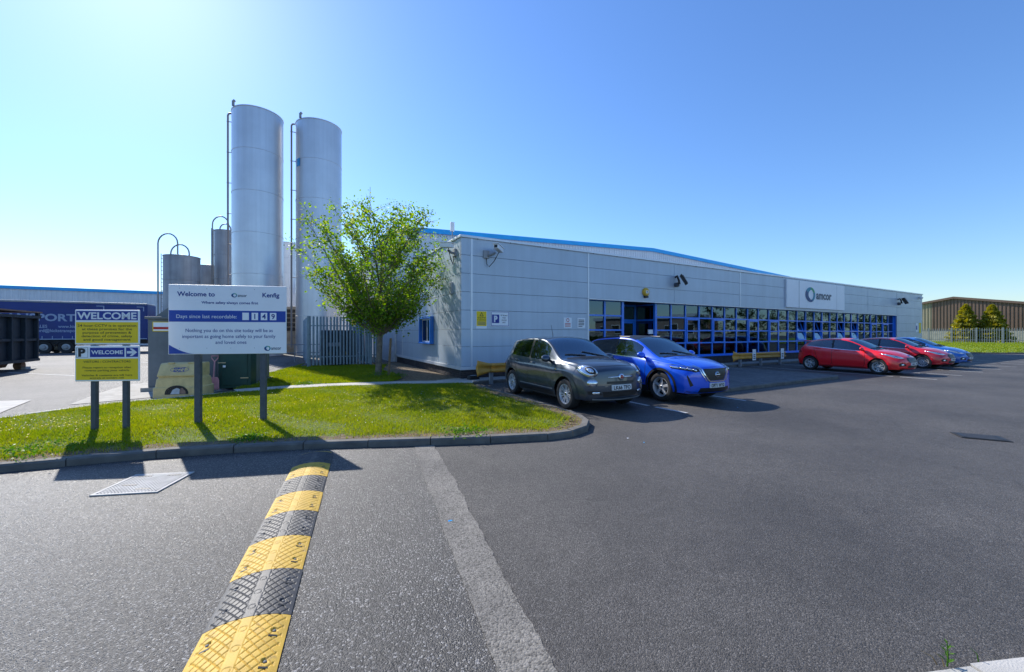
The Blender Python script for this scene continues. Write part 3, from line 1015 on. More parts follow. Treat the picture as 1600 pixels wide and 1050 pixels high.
s3 = silo('storage_silo', 'light metal silo glimpsed between the two tallest silos', (-24.2, 43.0, 0), 1.9, 11.2, 'silo_metal', 6, 'tall metal silos', R(120), pipe=False)
silo('small_silo', 'short dull grey silo with curved handrails above the grey kiosk', (-29.0, 35.0, 0), 1.28, 8.4, 'silo_dull', 3, 'short dull silos', R(190), hoop=[(-0.70, .85, 1.9), (0.35, .8, .95)], pipe=False)
silo('small_silo', 'narrow dull silo peeping out right of the short silo', (-29.8, 39.2, 0), 0.9, 8.3, 'silo_dull', 3, 'short dull silos', R(20), pipe=False)
silo('small_silo', 'slim dull grey silo standing left of the tall silos', (-27.0, 37.6, 0), 0.90, 11.3, 'silo_dull', 4, 'short dull silos', R(195), hoop=[(-.2, .75, 1.3), (.25, .5, .6)], pipe=False)
pl = MB()
for i in range(5):
    a0 = R(228 + i * 3.2); a1 = R(228 + (i + 1) * 3.2)
    pl.add([(-15.45 + 1.69 * math.cos(a), 31.9 + 1.69 * math.sin(a), z) for a in (a0, a1) for z in (14.5, 15.1)], [(0, 2, 3, 1)])
o = pl.build('silo_plate', 'trim_blue')
tag(o, 'small bright blue plate fixed high on the right tall silo', 'plate')

# plant behind the welcome sign, seen between the silos
pt = thing('plant_unit', 'grey louvred plant unit between the tall silos behind the fence', 'plant unit', (-17.6, 33.0, 0), TH)
MB().box(-1.3, 1.3, 0.6, 2.6, 0, 3.9).build('casing', 'concrete', pt)
for i in range(5):
    box('louvre', 'trailer_dark', -1.2, 1.2, 0.50, 0.58, 1.9 + i * .38, 2.16 + i * .38, pt)
gr = thing('guard_rail', 'short grey pedestrian guard rail beside the fence enclosure', 'railing', (-12.6, 23.2, 0), TH)
for x in (-1.6, -.05, 1.5):
    MB().tube([(x, 0, 0), (x, 0, 1.05)], .03, 6).build('post', 'steel_grey', gr)
for z in (.55, 1.03):
    MB().tube([(-1.6, 0, z), (1.5, 0, z)], .025, 6).build('rail', 'steel_grey', gr)

# ================================================================== LEFT: far shed, trailer, skip
fs_ = thing('far_warehouse', 'long grey ribbed warehouse with blue eaves behind the curtain trailer', 'building', (-77.0, 44.5, 0), TH)
v, f = ribbed(63, lambda x: 7.6, 0.0, 0.5, .06)
MB().add(v, f).build('front_wall', 'sheet_white', fs_)
v, f = ribbed(30, lambda x: 7.6, 0.0, 0.5, .06)
MB().add([(63 - d, x, z) for x, d, z in v], f).build('side_wall', 'sheet_white', fs_)
MB().box(-.2, 63.2, -.15, -.02, 7.45, 7.85).build('eaves_trim', 'trim_blue', fs_)
MB().add([(0, 0, 7.7), (63, 0, 7.7), (63, 15, 9), (0, 15, 9), (63, 30, 7.7), (0, 30, 7.7)], [(0, 1, 2, 3), (3, 2, 4, 5), (1, 4, 2)]).build('roof', 'silo_dull', fs_)
MB().tube([(48, -.08, 0), (48, -.08, 7.5)], .08, 8).build('downpipe', 'flashing', fs_)

tr = thing('curtain_trailer', 'dark blue curtain sided lorry trailer parked in the yard', 'trailer', (-38.0, 33.9, 0), TH)
MB().box(-8.4, 5.2, 0, 2.5, 1.22, 4.28).build('curtain', 'curtain_blue', tr, bevel=.04)
MB().box(-8.4, 5.25, -.03, 2.53, 4.26, 4.42).build('roof_rail', 'silo_dull', tr, bevel=.03)
MB().box(-8.4, 5.25, -.035, -.002, 1.16, 1.24).build('side_rail', 'curtain_text', tr)
MB().box(5.2, 5.3, 0, 2.5, 1.1, 4.3).build('rear_frame', 'curtain_blue', tr)
MB().box(-8.4, 5.2, .2, 2.3, .75, 1.16).build('chassis', 'trailer_dark', tr)
for i in range(22):
    x = -8.0 + i * .6
    box('strap', 'curtain_text', x, x + .04, -.03, -.004, 1.24, 1.45, tr)
for x in (-1.32, 0.0, 1.32):
    for y in (.02, 2.05):
        w = MB().lathe([(.0, .06), (.30, .06), (.34, .02), (.5, .0), (.52, .06), (.52, .36), (.48, .42), (0, .42)], 28, (0, 0, 0), 'y').build('tyre', 'tyre_rubber', tr, 30)
        w.location = (x, y, .52)
        MB().lathe([(0, -.03), (.12, -.03), (.15, .03), (.27, .05)], 20, (0, 0, 0), 'y').build('hub', 'steel_grey', w, 30)
    a = [math.pi * i / 10 for i in range(11)]
    MB().tube([(x + .62 * math.cos(t_), .02, .52 + .6 * math.sin(t_)) for t_ in a], .03, 5).build('mudguard', 'trailer_dark', tr)
text('TRANSPORT', 'curtain_text', tr, -4.55, .62, 2.74, .58, -.012, .03)
text('WALES', 'curtain_text', tr, -2.05, -1.08, 2.16, .24, -.012, .02)
text('www.hickstransport.com', 'curtain_text', tr, -.45, 2.6, 2.16, .24, -.012, .02)
text('ord@hickstransport.com', 'curtain_text', tr, -1.66, 1.35, 1.80, .25, -.012, .02)
for (x, z) in ((1.9, 4.05), (4.55, 4.05)):
    MB().box(x, x + .5, -.02, -.004, z, z + .06).box(x + .44, x + .5, -.02, -.004, z - .35, z).build('corner_mark', 'curtain_text', tr)
ct = thing('box_container', 'pale ribbed container standing behind the end of the blue trailer', 'container', (-33.9, 39.6, 0), TH)
v, f = ribbed(3.6, lambda x: 4.2, .9, .3, .05)
MB().add(v, f).build('side', 'sheet_white', ct)
MB().box(0, 3.6, .051, 2.4, .9, 4.2).build('body', 'silo_dull', ct)
MB().box(0, 3.6, .3, 2.2, .0, .88).build('chassis', 'trailer_dark', ct)

sk = thing('roll_on_skip', 'dark steel roll-on skip container in the yard at the left edge', 'skip', (-23.05, 19.35, 0), TH + math.pi / 2)
sk.scale.z = .90
MB().box(-6.2, -.08, .05, 2.4, .42, 2.75).build('body', 'skip_navy', sk)
for i in range(6):
    x = -.14 - i * 1.02
    MB().box(x - .10, x, -.10, .049, .5, 2.68).build('upright_rib', 'skip_navy', sk, bevel=.01)
MB().box(-6.2, -.02, -.07, .047, 1.48, 1.60).build('side_rib', 'skip_navy', sk)
MB().box(-6.2, -.0, -.12, .08, 2.66, 2.80).build('top_rail', 'skip_navy', sk)
MB().box(-6.25, 0.06, -.14, 2.45, 2.96, 3.03).build('cover_frame', 'rust', sk)
for y in (-.1, 2.35):
    box('corner_post', 'skip_navy', -.18, -.02, y, y + .12, 2.80, 2.96, sk)
MB().box(-6.2, -.02, -.09, .047, .40, .54).build('bottom_rail', 'skip_navy', sk)
MB().prism([(-6.1, .42), (-1.0, .42), (-1.3, .16), (-6.1, .16)], .5, .75, 'y').prism([(-6.1, .42), (-1.0, .42), (-1.3, .16), (-6.1, .16)], 1.7, 1.95, 'y').build('runner', 'rust', sk)
for y in (.25, 1.9):
    MB().lathe([(0, 0), (.2, 0), (.2, .26), (0, .26)], 20, (-.55, y, .2), 'y').build('roller', 'rust', sk, 30)
MB().tube([(-.02, .1, .72), (.22, .1, .72)], .035, 8).build('hook_pin', 'skip_navy', sk)
tag(box('roller_chock', 'salt_white', -22.95, -22.72, 18.6, 18.8, 0.006, 0.12), 'small pale block lying under the dark skip', 'block')

# ================================================================== KIOSK, GREEN CABINET, GRIT BIN, SHOVEL
kx = thing('grey_kiosk', 'big grey utility kiosk with sloping hood behind the welcome boards', 'kiosk', (-10.52, 11.50, 0.02), R(20))
MB().box(0, 2.62, 0, 2.2, 0.1, 2.08).build('body', 'kiosk_grey', kx, bevel=.02)
MB().box(-.12, 2.74, -.12, 2.32, 0, .10).build('base_slab', 'concrete', kx)
MB().box(-.06, 2.68, -.06, 2.26, 2.08, 2.15).build('eaves', 'kiosk_grey', kx, bevel=.015)
MB().prism([(0.12, 2.15), (0.50, 2.48), (2.12, 2.48), (2.5, 2.15)], .1, 2.1, 'y').build('hood', 'kiosk_grey', kx, bevel=.01)
MB().box(1.64, 1.665, -.012, .0, .1, 2.08).build('panel_strip', 'kiosk_grey', kx)
ws = MB().box(.12, 1.0, -.022, -.002, 1.72, 2.0).build('warning_sign', 'sign_yellow', kx)
MB().box(.14, .98, -.026, -.023, 1.74, 1.98).build('face', 'sign_white', ws)
MB().box(.14, .98, -.030, -.027, 1.78, 1.85).build('red_band', 'ink_red', ws)
MB().prism([(.72, 1.775), (.84, 1.775), (.78, 1.88)], -.036, -.031, 'y').build('hazard_triangle', 'sign_yellow', ws)

gc = thing('green_cabinet', 'dark green utility cabinet with brass hinges under the big welcome sign', 'cabinet', (-8.66, 11.74, 0.02), R(16))
MB().box(0, .84, 0, .50, 0.03, 1.5).build('body', 'cabinet_green', gc, bevel=.01)
dr = MB().box(.09, .75, -.025, -.001, .13, 1.42).build('door', 'cabinet_green', gc, bevel=.006)
for z in (.32, 1.10):
    box('hinge', 'brass', .58, .79, -.04, -.026, z, z + .03, dr)
box('hasp', 'brass', .0, .20, -.04, -.026, .78, .81, dr)
MB().tube([(.17, -.05, .72), (.17, -.05, .66)], .035, 8).build('padlock', 'sign_white', dr)

def grit_bin():
    t = thing('grit_bin', 'cream yellow grit salt bin in front of the grey kiosk', 'grit bin', (-8.76, 10.66, 0.02), R(16))
    t.scale = (.87, .87, .92)
    # body: tapered tub with ledges
    def loop(x, y, z):
        r_ = .08
        pts = []
        for cx, cy, a0 in ((x - r_, y - r_, 0), (-x + r_, y - r_, 90), (-x + r_, -y + r_, 180), (x - r_, -y + r_, 270)):
            for k in range(4):
                a = R(a0 + k * 30)
                pts.append((cx + r_ * math.cos(a), cy + r_ * math.sin(a), z))
        return pts
    lv = [loop(.64, .42, 0), loop(.635, .42, .28), loop(.60, .39, .30), loop(.575, .37, .52), (loop(.55, .355, .54)), loop(.52, .34, .60)]
    vs = [p for l in lv for p in l]
    n = 16
    fs = [(j * n + k, j * n + (k + 1) % n, (j + 1) * n + (k + 1) % n, (j + 1) * n + k) for j in range(len(lv) - 1) for k in range(n)]
    fs += [tuple(range((len(lv) - 1) * n, len(lv) * n)), tuple(reversed(range(n)))]
    MB().add(vs, fs).build('tub', 'grit_yellow', t, 40, bevel=.008)
    # sloping lid
    prof = [(-.38, .58), (-.40, .62), (-.20, .93), (-.14, .96), (.30, .96), (.34, .92), (.34, .58)]
    lid = MB().prism(prof, -.53, .53, 'x').build('lid', 'grit_yellow', t, bevel=.03)
    for x in (-.26, .24):
        box('lid_lug', 'grit_yellow', x - .08, x + .08, -.20, -.12, .935, .975, lid, .008)
    # oval with lettering on the sloping front of the lid
    sl_ = Vector((0, .20, .31)).normalized()
    nn = Vector((0, -.31, .20)).normalized()
    def S(u, w, o=.004):
        p = Vector((0, -.30, .775)) + sl_ * w + nn * o
        return (u, p.y, p.z)
    K = 28
    ring = [S(.235 * math.cos(2 * math.pi * k / K), .085 * math.sin(2 * math.pi * k / K)) for k in range(K)] + [S(.225 * math.cos(2 * math.pi * k / K), .077 * math.sin(2 * math.pi * k / K)) for k in range(K)]
    MB().add(ring, [(k, (k + 1) % K, K + (k + 1) % K, K + k) for k in range(K)]).build('oval_mark', 'ink_blue', lid)
    for s, w0 in (('GRIT', .012), ('SALT', -.062)):
        v, f = text_geo(s, .04)
        a0, a1 = min(p[0] for p in v), max(p[0] for p in v)
        MB().add([S(-.15 + .3 * (p[0] - a0) / (a1 - a0), w0 + p[1] * .07) for p in v], f).build('lettering', 'ink_blue', lid)
    # half-round hatch at the front
    def arch(s, y):
        return [(-.02 + .26 * s, y, .09)] + [(-.02 + .26 * s * math.cos(R(a)), y, .13 + .19 * s * math.sin(R(a))) for a in range(0, 181, 15)] + [(-.02 - .26 * s, y, .09)]
    A = arch(1.12, -.424)
    h = MB().add(A + arch(1.0, -.424) + arch(1.12, -.435) + arch(1.0, -.435), [(30 + i, 30 + i + 1, 45 + i + 1, 45 + i) for i in range(14)] + [(i, i + 1, 30 + i + 1, 30 + i) for i in range(14)]).build('hatch_rim', 'plastic_black', t)
    MB().add(arch(1.0, -.426), [tuple(range(15))]).build('hatch_opening', 'plastic_black', t)
    MB().add([(-.18, -.428, .10), (.05, -.428, .10), (.06, -.428, .24), (-.02, -.428, .27), (-.12, -.428, .22)], [(0, 1, 2, 3, 4)]).build('grit_bag', 'salt_white', t)
    MB().add([(.06, -.429, .10), (.21, -.429, .10), (.20, -.429, .18), (.12, -.429, .27), (.07, -.429, .25)], [(0, 1, 2, 3, 4)]).build('grit_heap', 'rust', t)
grit_bin()

sh = thing('shovel', 'pink plastic shovel leaning upright against the grey kiosk', 'shovel', (-8.70, 11.62, 0.05), R(18))
bl = MB()
W2 = [(-.17, 0), (.17, 0), (.15, .30), (.10, .36), (-.10, .36), (-.15, .30)]
vs, fs = [], []
for j in range(9):
    tt = j / 8
    for i in range(9):
        u = i / 8 * 2 - 1
        w = .17 - .03 * tt - (.05 * max(0, tt - .8) / .2)
        vs.append((u * w, -.10 + .08 * tt - .05 * (1 - u * u) * 0 + .05 * u * u * -1 * .6, tt * .36))
for j in range(8):
    for i in range(8):
        fs.append((j * 9 + i, j * 9 + i + 1, j * 9 + i + 10, j * 9 + i + 9))
o = bl.add(vs, fs).build('blade', 'shovel_pink', sh, 'full')
sm = o.modifiers.new('t', 'SOLIDIFY'); sm.thickness = .012
MB().tube([(0, -.04, .22), (0, .06, .82)], [.022, .017], 8).build('shaft', 'shovel_pink', sh, True)
MB().tube([(0, .058, .80), (-.075, .075, .90), (-.085, .085, .97), (.085, .085, .97), (.075, .075, .90), (0, .058, .80)], .014, 7).build('handle', 'shovel_pink', sh)

# ================================================================== FENCES
def pale_mesh(h, w=.09, mat='palisade', name='pale'):
    mb = MB()
    pr = [(-w / 2, 0.018), (-w / 6, 0.0), (w / 6, 0.0), (w / 2, 0.018)]
    vs, fs = [], []
    for x, y in pr:
        hh = h if abs(x) < w / 4 else h - .06
        vs += [(x, y, .06), (x, y, hh)]
    top = len(vs)
    vs += [(-w * .42, .01, h + .045), (0, .006, h + .06), (w * .42, .01, h + .045)]
    for i in range(3):
        fs.append((2 * i, 2 * i + 2, 2 * i + 3, 2 * i + 1))
    fs += [(1, 3, top), (3, 5, top + 1), (5, 7, top + 2)]
    mb.add(vs, fs)
    return mb
def palisade_run(root, p0, p1, h, pitch, proto, mat='palisade', posts=True, zb=.09):
    p0, p1 = Vector(p0), Vector(p1)
    d = p1 - p0
    L_ = d.length
    an = math.atan2(d.y, d.x)
    n = int(L_ / pitch)
    for i in range(n + 1):
        p = p0 + d * ((i + .5) / (n + 1))
        if proto.get('o') is None:
            o = pale_mesh(h).build('pale', mat, root)
            proto['o'] = o
        else:
            o = proto['o'].copy()
            C.objects.link(o)
            o.parent = root
        o.location = (p.x, p.y, zb)
        o.rotation_euler = (rr.uniform(-.008, .008), rr.uniform(-.006, .006), an)
    for z in (.45, h - .42):
        o = MB().box(0, L_, .022, .07, z - .02, z + .03).build('rail', mat, root)
        o.location = (p0.x, p0.y, zb)
        o.rotation_euler.z = an
    if posts:
        k = max(1, int(round(L_ / 2.7)))
        for i in range(k + 1):
            p = p0 + d * (i / k)
            o = MB().box(-.05, .05, -.03, .11, 0, h + .04).build('post', mat, root)
            o.location = (p.x, p.y, zb)
            o.rotation_euler.z = an
pf = thing('palisade_enclosure', 'blue grey steel palisade fence enclosure beside the tree', 'fence', (0, 0, 0))
pr_ = {}
A0 = Vector((-9.70, 18.95)); 
e2 = Vector((EX.x, EX.y)); b2 = Vector((-NX.x, -NX.y))
A1 = A0 + e2 * 2.85
palisade_run(pf, A0 + b2 * 7.8, A0 + b2 * 0.1, 2.38, .155, pr_)
palisade_run(pf, A0, A1, 2.38, .155, pr_)
A2 = A1 + b2 * 0.75
palisade_run(pf, A2 + e2 * .1, A2 + e2 * .5, 2.38, .155, pr_)
palisade_run(pf, A1 + b2 * .75, A1 + b2 * 7.8, 2.38, .17, pr_)
ws = box('warning_sign', 'sign_yellow', -7.92, -7.72, 19.67, 19.685, 2.02, 2.33, pf)
ws.rotation_euler.z = 0
MB().prism([(-7.89, 2.16), (-7.75, 2.16), (-7.82, 2.29)], 19.66, 19.668, 'y').build('triangle', 'ink_black', ws)
MB().box(-7.91, -7.73, 19.662, 19.669, 2.03, 2.11).build('text_band', 'sign_white', ws)
tk = thing('plant_tank', 'dark blue equipment cabinet inside the palisade enclosure', 'tank', tuple(A0 + e2 * .7 + b2 * 1.6) + (0.1,), TH)
MB().box(0, 1.7, 0, 2.2, 0, 1.75).build('casing', 'trailer_dark', tk, bevel=.03)
MB().box(.3, .9, -.02, -.002, .9, 1.1).build('panel', 'silo_dull', tk)
for x in (.35, 1.15):
    box('valve', 'sign_yellow', x, x + .1, -.08, -.003, .45, .62, tk)

ff = thing('far_palisade', 'long grey palisade fence across the far lawn before the brown shed', 'fence', (0, 0, 0))
q0, q1 = Vector((74.0, 74.5)), Vector((86.5, 52.0))
d = q1 - q0
nn = int(d.length / .26)
an = math.atan2(d.y, d.x)
mb = MB()
for i in range(nn):
    p = q0 + d * (i / nn)
    c, s = math.cos(an) * .038, math.sin(an) * .038
    mb.add([(p.x - c, p.y - s, .12), (p.x + c, p.y + s, .12), (p.x + c, p.y + s, 2.5), (p.x, p.y, 2.62), (p.x - c, p.y - s, 2.5)], [(0, 1, 2, 3, 4)])
kind(mb.build('pales', 'galvanised', ff), 'stuff')
for z in (.55, 2.2):
    o = MB().box(0, d.length, .03, .1, z, z + .08).build('rail', 'galvanised', ff)
    o.location = (q0.x, q0.y, 0); o.rotation_euler.z = an
for i in range(10):
    p = q0 + d * (i / 9)
    MB().box(-.08, .08, -.08, .08, 0, 2.65).build('post', 'galvanised', ff, loc=(p.x, p.y, 0), rz=an)

# ================================================================== BROWN SHED ON THE RIGHT
bs = thing('brown_shed', 'dark brown ribbed industrial shed beyond the far lawn', 'building', (94.5, 81.5, 0), TH - math.pi / 2)
# local x runs along the gable end (towards the camera side), y outwards behind
BL, BE, BA = 46.0, 7.0, 9.9
def bh(x):
    return 9.25 - .185 * abs(x + 2.8)
vs, fs = [], []
def ribs(x0, x1, z0, pitch=.5, dep=.10):
    vs, xs = [], []
    x = x0
    while x < x1 - 1e-6:
        e = min(pitch, x1 - x)
        xs += [(x, 0), (x + e * .45, 0), (x + e * .55, dep), (x + e * .9, dep)]
        x += pitch
    xs.append((x1, 0))
    for x, d_ in xs:
        vs += [(x, d_, z0), (x, d_, bh(x))]
    return vs, [(2 * i, 2 * i + 2, 2 * i + 3, 2 * i + 1) for i in range(len(xs) - 1)]
v, f = ribs(-16, -6.1, 2.2); MB().add(v, f).build('tan_cladding', 'tan_sheet', bs)
v, f = ribs(-6.1, 12, 2.2); MB().add(v, f).build('brown_cladding', 'brown_sheet', bs)
MB().box(-16, 12, .02, .3, 0, 2.2).build('base_wall', 'concrete', bs)
MB().add([(x, y, bh(x) + dz) for y in (-.3, .1) for x in (-16.2, -2.8, 12.2) for dz in (-.25, .2)], [(0, 2, 3, 1), (2, 4, 5, 3), (1, 3, 9, 7), (3, 5, 11, 9), (0, 6, 8, 2), (2, 8, 10, 4)]).build('verge_trim', 'brown_sheet', bs)
MB().add([(-16, 0, bh(-16)), (-2.8, 0, 9.25), (12, 0, bh(12)), (-16, 40, bh(-16)), (-2.8, 40, 9.25), (12, 40, bh(12))], [(0, 1, 4, 3), (1, 2, 5, 4)]).build('roof', 'silo_dull', bs)
MB().box(11.7, 12, .3, 40, 0, bh(12) - .1).box(-16, -15.7, .3, 40, 0, bh(-16) - .1).build('side_wall', 'brown_sheet', bs)

# ================================================================== FOLIAGE
def leaves_np(cent, size, rng, aspect=1.7, droop=0.0):
    """one folded diamond leaf (two triangles) per centre"""
    n = len(cent)
    d = rng.normal(size=(n, 3)); d[:, 2] = d[:, 2] * .6 - droop
    d /= np.linalg.norm(d, axis=1)[:, None]
    u = rng.normal(size=(n, 3))
    u -= (u * d).sum(1)[:, None] * d
    u /= np.linalg.norm(u, axis=1)[:, None]
    s = size * rng.uniform(.6, 1.35, size=(n, 1))
    w = np.cross(d, u)
    a = cent - d * s * aspect * .5
    b = cent + d * s * aspect * .5
    l = cent + u * s * .5 + w * s * .12
    r_ = cent - u * s * .5 + w * s * .12
    V = np.stack([a, l, b, r_], 1).reshape(-1, 3)
    i = np.arange(n) * 4
    T = np.concatenate([np.stack([i, i + 1, i + 2], 1), np.stack([i, i + 2, i + 3], 1)])
    return V, T

def bezier(a, b, c, n):
    return [(a * (1 - t) ** 2 + b * 2 * t * (1 - t) + c * t * t) for t in [k / n for k in range(n + 1)]]

def broad_tree(name, label, base, H, rad, seed, leaf, nb, leaf_n, mat='tree_leaf', group=None, trunk_r=.15, lowz=.28, lean=(0, 0), sprays=9, peak=(.84, .13), rise=(.75, 1.25)):
    rg = random.Random(seed)
    rng = np.random.default_rng(seed)
    t = thing(name, label, 'tree', base, 0, group)
    tk = MB()
    top = Vector((lean[0], lean[1], H * .62))
    pts = [Vector((0, 0, -.05)), Vector((.0, 0, .12)), Vector((.02 + lean[0] * .1, .0, H * .12)), Vector((lean[0] * .35 + .03, lean[1] * .3, H * .27)), Vector((lean[0] * .7 - .02, lean[1] * .7, H * .43)), top, Vector((lean[0] * 1.1, lean[1], H * .86))]
    tk.tube(pts, [trunk_r * 1.5, trunk_r * 1.05, trunk_r * .9, trunk_r * .78, trunk_r * .55, trunk_r * .34, trunk_r * .1], 10)
    cents = []
    def tp(z):
        for a, b in zip(pts, pts[1:]):
            if a.z <= z <= b.z:
                return a.lerp(b, (z - a.z) / (b.z - a.z))
        return pts[-1].copy()
    for i in range(nb):
        fz = lowz + (1 - lowz) * ((i + rg.random()) / nb)
        an = i * 2.39996 + rg.uniform(-.4, .4)
        # crown outline: widest just under the middle, ragged
        q = (fz - lowz) / (1 - lowz)
        prof = math.sin(math.pi * min(1, (q * peak[0] + peak[1]))) ** .75
        rr_ = rad * prof * rg.uniform(.55, 1.08)
        end = Vector((lean[0] + math.cos(an) * rr_, lean[1] + math.sin(an) * rr_, H * fz * rg.uniform(.96, 1.03)))
        st = tp(max(H * .24, end.z - rr_ * rg.uniform(*rise)))
        mid = st.lerp(end, .5) + Vector((math.cos(an) * rr_ * .06, math.sin(an) * rr_ * .06, -rr_ * .12))
        br = bezier(st, mid, end, 7)
        r0 = trunk_r * rg.uniform(.2, .36)
        tk.tube(br, [r0 * (1 - .88 * k / 7) for k in range(8)], 5)
        for j in range(sprays):
            k = 2 + (j * 5.0 / sprays) + rg.random() * .6
            p = br[min(7, int(k))].lerp(br[min(7, int(k) + 1)], k % 1)
            dv = Vector((rg.gauss(0, 1), rg.gauss(0, 1), rg.gauss(.35, .7))).normalized()
            dv = (dv + (end - st).normalized() * .8).normalized()
            L_ = rad * rg.uniform(.13, .30)
            q_ = p + dv * L_
            tk.tube([p, p.lerp(q_, .5) + Vector((0, 0, L_ * .06)), q_], [r0 * .25, r0 * .16, r0 * .05], 4)
            m = int(leaf_n * rg.uniform(.5, 1.4))
            tt = rng.uniform(.25, 1.08, size=(m, 1))
            cc = np.array(p) * (1 - tt) + np.array(q_) * tt + rng.normal(size=(m, 3)) * rad * .042
            cents.append(cc)
    V, T = leaves_np(np.concatenate(cents), leaf, rng, 1.7, .25)
    np_mesh('crown', V, T, mat, t)
    tk.build('trunk', 'bark', t, True)
    return t
broad_tree('young_tree', 'leafy young tree growing between the fence enclosure and the office', (-4.95, 14.75, .08), 6.25, 2.62, 5, .064, 72, 29, trunk_r=.115, lowz=.35, lean=(.12, 0), sprays=11, peak=(.80, .06), rise=(1.0, 1.7))
tag(MB().tube([(-4.62, 14.9, .05), (-4.55, 14.95, 1.5)], .045, 7).build('tree_stake', 'timber'), 'weathered timber stake leaning beside the young tree trunk', 'stake')

def conifer(label, base, H, rad, seed):
    rng = np.random.default_rng(seed)
    t = thing('conifer', label, 'tree', base, 0, 'conifers before the brown shed')
    n = 5200
    z = rng.uniform(0, 1, n) ** .8
    lay = .16 * np.sin(z * 55 + rng.uniform(0, .8, n))
    r_ = rad * (1 - z) ** .72 * (.72 + lay + rng.uniform(0, .38, n)) 
    a = rng.uniform(0, 2 * np.pi, n)
    r_ *= 1 + .14 * np.sin(a * 5 + z * 9)
    c = np.stack([r_ * np.cos(a), r_ * np.sin(a), .3 + z * H - .12 * r_], 1)
    V, T = leaves_np(c, .30, rng, 2.2, .2)
    np_mesh('crown', V, T, 'conifer_leaf', t)
    MB().tube([(0, 0, 0), (0, 0, H * .9)], [.22, .03], 8).build('trunk', 'bark', t)
conifer('left of two golden green conifers before the brown shed', (86.6, 76.0, 0), 6.8, 2.25, 3)
conifer('right of two golden green conifers before the brown shed', (89.2, 74.0, 0), 6.6, 2.35, 4)

# grass on the lawns
def in_poly(px, py, poly):
    inside = np.zeros(len(px), bool)
    n = len(poly)
    j = n - 1
    for i in range(n):
        xi, yi = poly[i]; xj, yj = poly[j]
        c = ((yi > py) != (yj > py)) & (px < (xj - xi) * (py - yi) / (yj - yi + 1e-12) + xi)
        inside ^= c
        j = i
    return inside
def grass(name, label, poly, n, h, w, mat, seed, z, dens=None, box_=None):
    rng = np.random.default_rng(seed)
    P = np.array(poly)
    x0, y0 = P.min(0); x1, y1 = P.max(0)
    if box_:
        x0, y0, x1, y1 = box_
    x = rng.uniform(x0, x1, n); y = rng.uniform(y0, y1, n)
    k = in_poly(x, y, poly)
    x, y = x[k], y[k]
    if dens is not None:
        d_ = dens(x, y)
        k = rng.uniform(0, 1, len(x)) < d_
        x, y = x[k], y[k]
    m = len(x)
    a = rng.uniform(0, np.pi * 2, m)
    patch = .75 + .35 * np.sin(x * 2.1 + 1.3 * np.sin(y * 1.7)) * np.sin(y * 2.6 + x)
    hh = h * rng.uniform(.45, 1.25, m) * patch
    ww = w * rng.uniform(.7, 1.3, m)
    lx, ly = rng.normal(0, .45, m) * hh, rng.normal(0, .45, m) * hh
    b0 = np.stack([x - np.cos(a) * ww, y - np.sin(a) * ww, np.full(m, z)], 1)
    b1 = np.stack([x + np.cos(a) * ww, y + np.sin(a) * ww, np.full(m, z)], 1)
    tp = np.stack([x + lx, y + ly, z + hh], 1)
    V = np.stack([b0, b1, tp], 1).reshape(-1, 3)
    T = np.arange(m * 3).reshape(-1, 3)
    o = np_mesh(name, V, T, mat, None, 'stuff')
    o['label'] = label
    o['category'] = 'grass'
    return o
kx_ = np.array([(p.x, p.y) for p in kerb_path])
def kdist(x, y):
    out = np.full(len(x), 1e9)
    for a, b in zip(kx_[:-1], kx_[1:]):
        d_ = b - a
        t = np.clip(((x - a[0]) * d_[0] + (y - a[1]) * d_[1]) / (d_ @ d_), 0, 1)
        out = np.minimum(out, np.hypot(x - a[0] - d_[0] * t, y - a[1] - d_[1] * t))
    return out
def dens1(x, y):
    k = kdist(x, y)
    ragged = .16 * np.sin(x * 3.1) * np.sin(x * 7.7 + 1)
    bare = np.sin(x * 1.3 + 2 * np.sin(y * .9)) * np.sin(y * 1.9 + 1.1 * np.sin(x * 1.4))
    return np.clip((k - .27 - ragged) * 3.5, .08, 1) * np.where(bare > .72, .45, 1)
grass('front_lawn_grass', 'sunlit green grass of the front lawn around the sign posts', lawn_poly, 420000, .062, .0065, 'grass_blade', 1, .09, dens1, (-12, 4, 1.6, 12.8))
grass('front_lawn_edge', 'dry straw coloured grass along the lawn kerb', lawn_poly, 150000, .05, .006, 'dry_grass', 2, .09, lambda x, y: np.where(kdist(x, y) < .62, .55 * np.exp(-((kdist(x, y) - .32) / .2) ** 2), .05), (-12, 4, 1.6, 12.8))
grass('rear_lawn_grass', 'shaded and sunlit grass between the path and the fence enclosure', lawn2, 110000, .085, .010, 'grass_blade', 3, .088)
glp = [tuple(p) for p in gl]
grass('far_lawn_grass', 'bright mown grass of the far lawn on the right', glp, 90000, .10, .05, 'grass_blade', 4, .085, None, (30, 24, 90, 80))

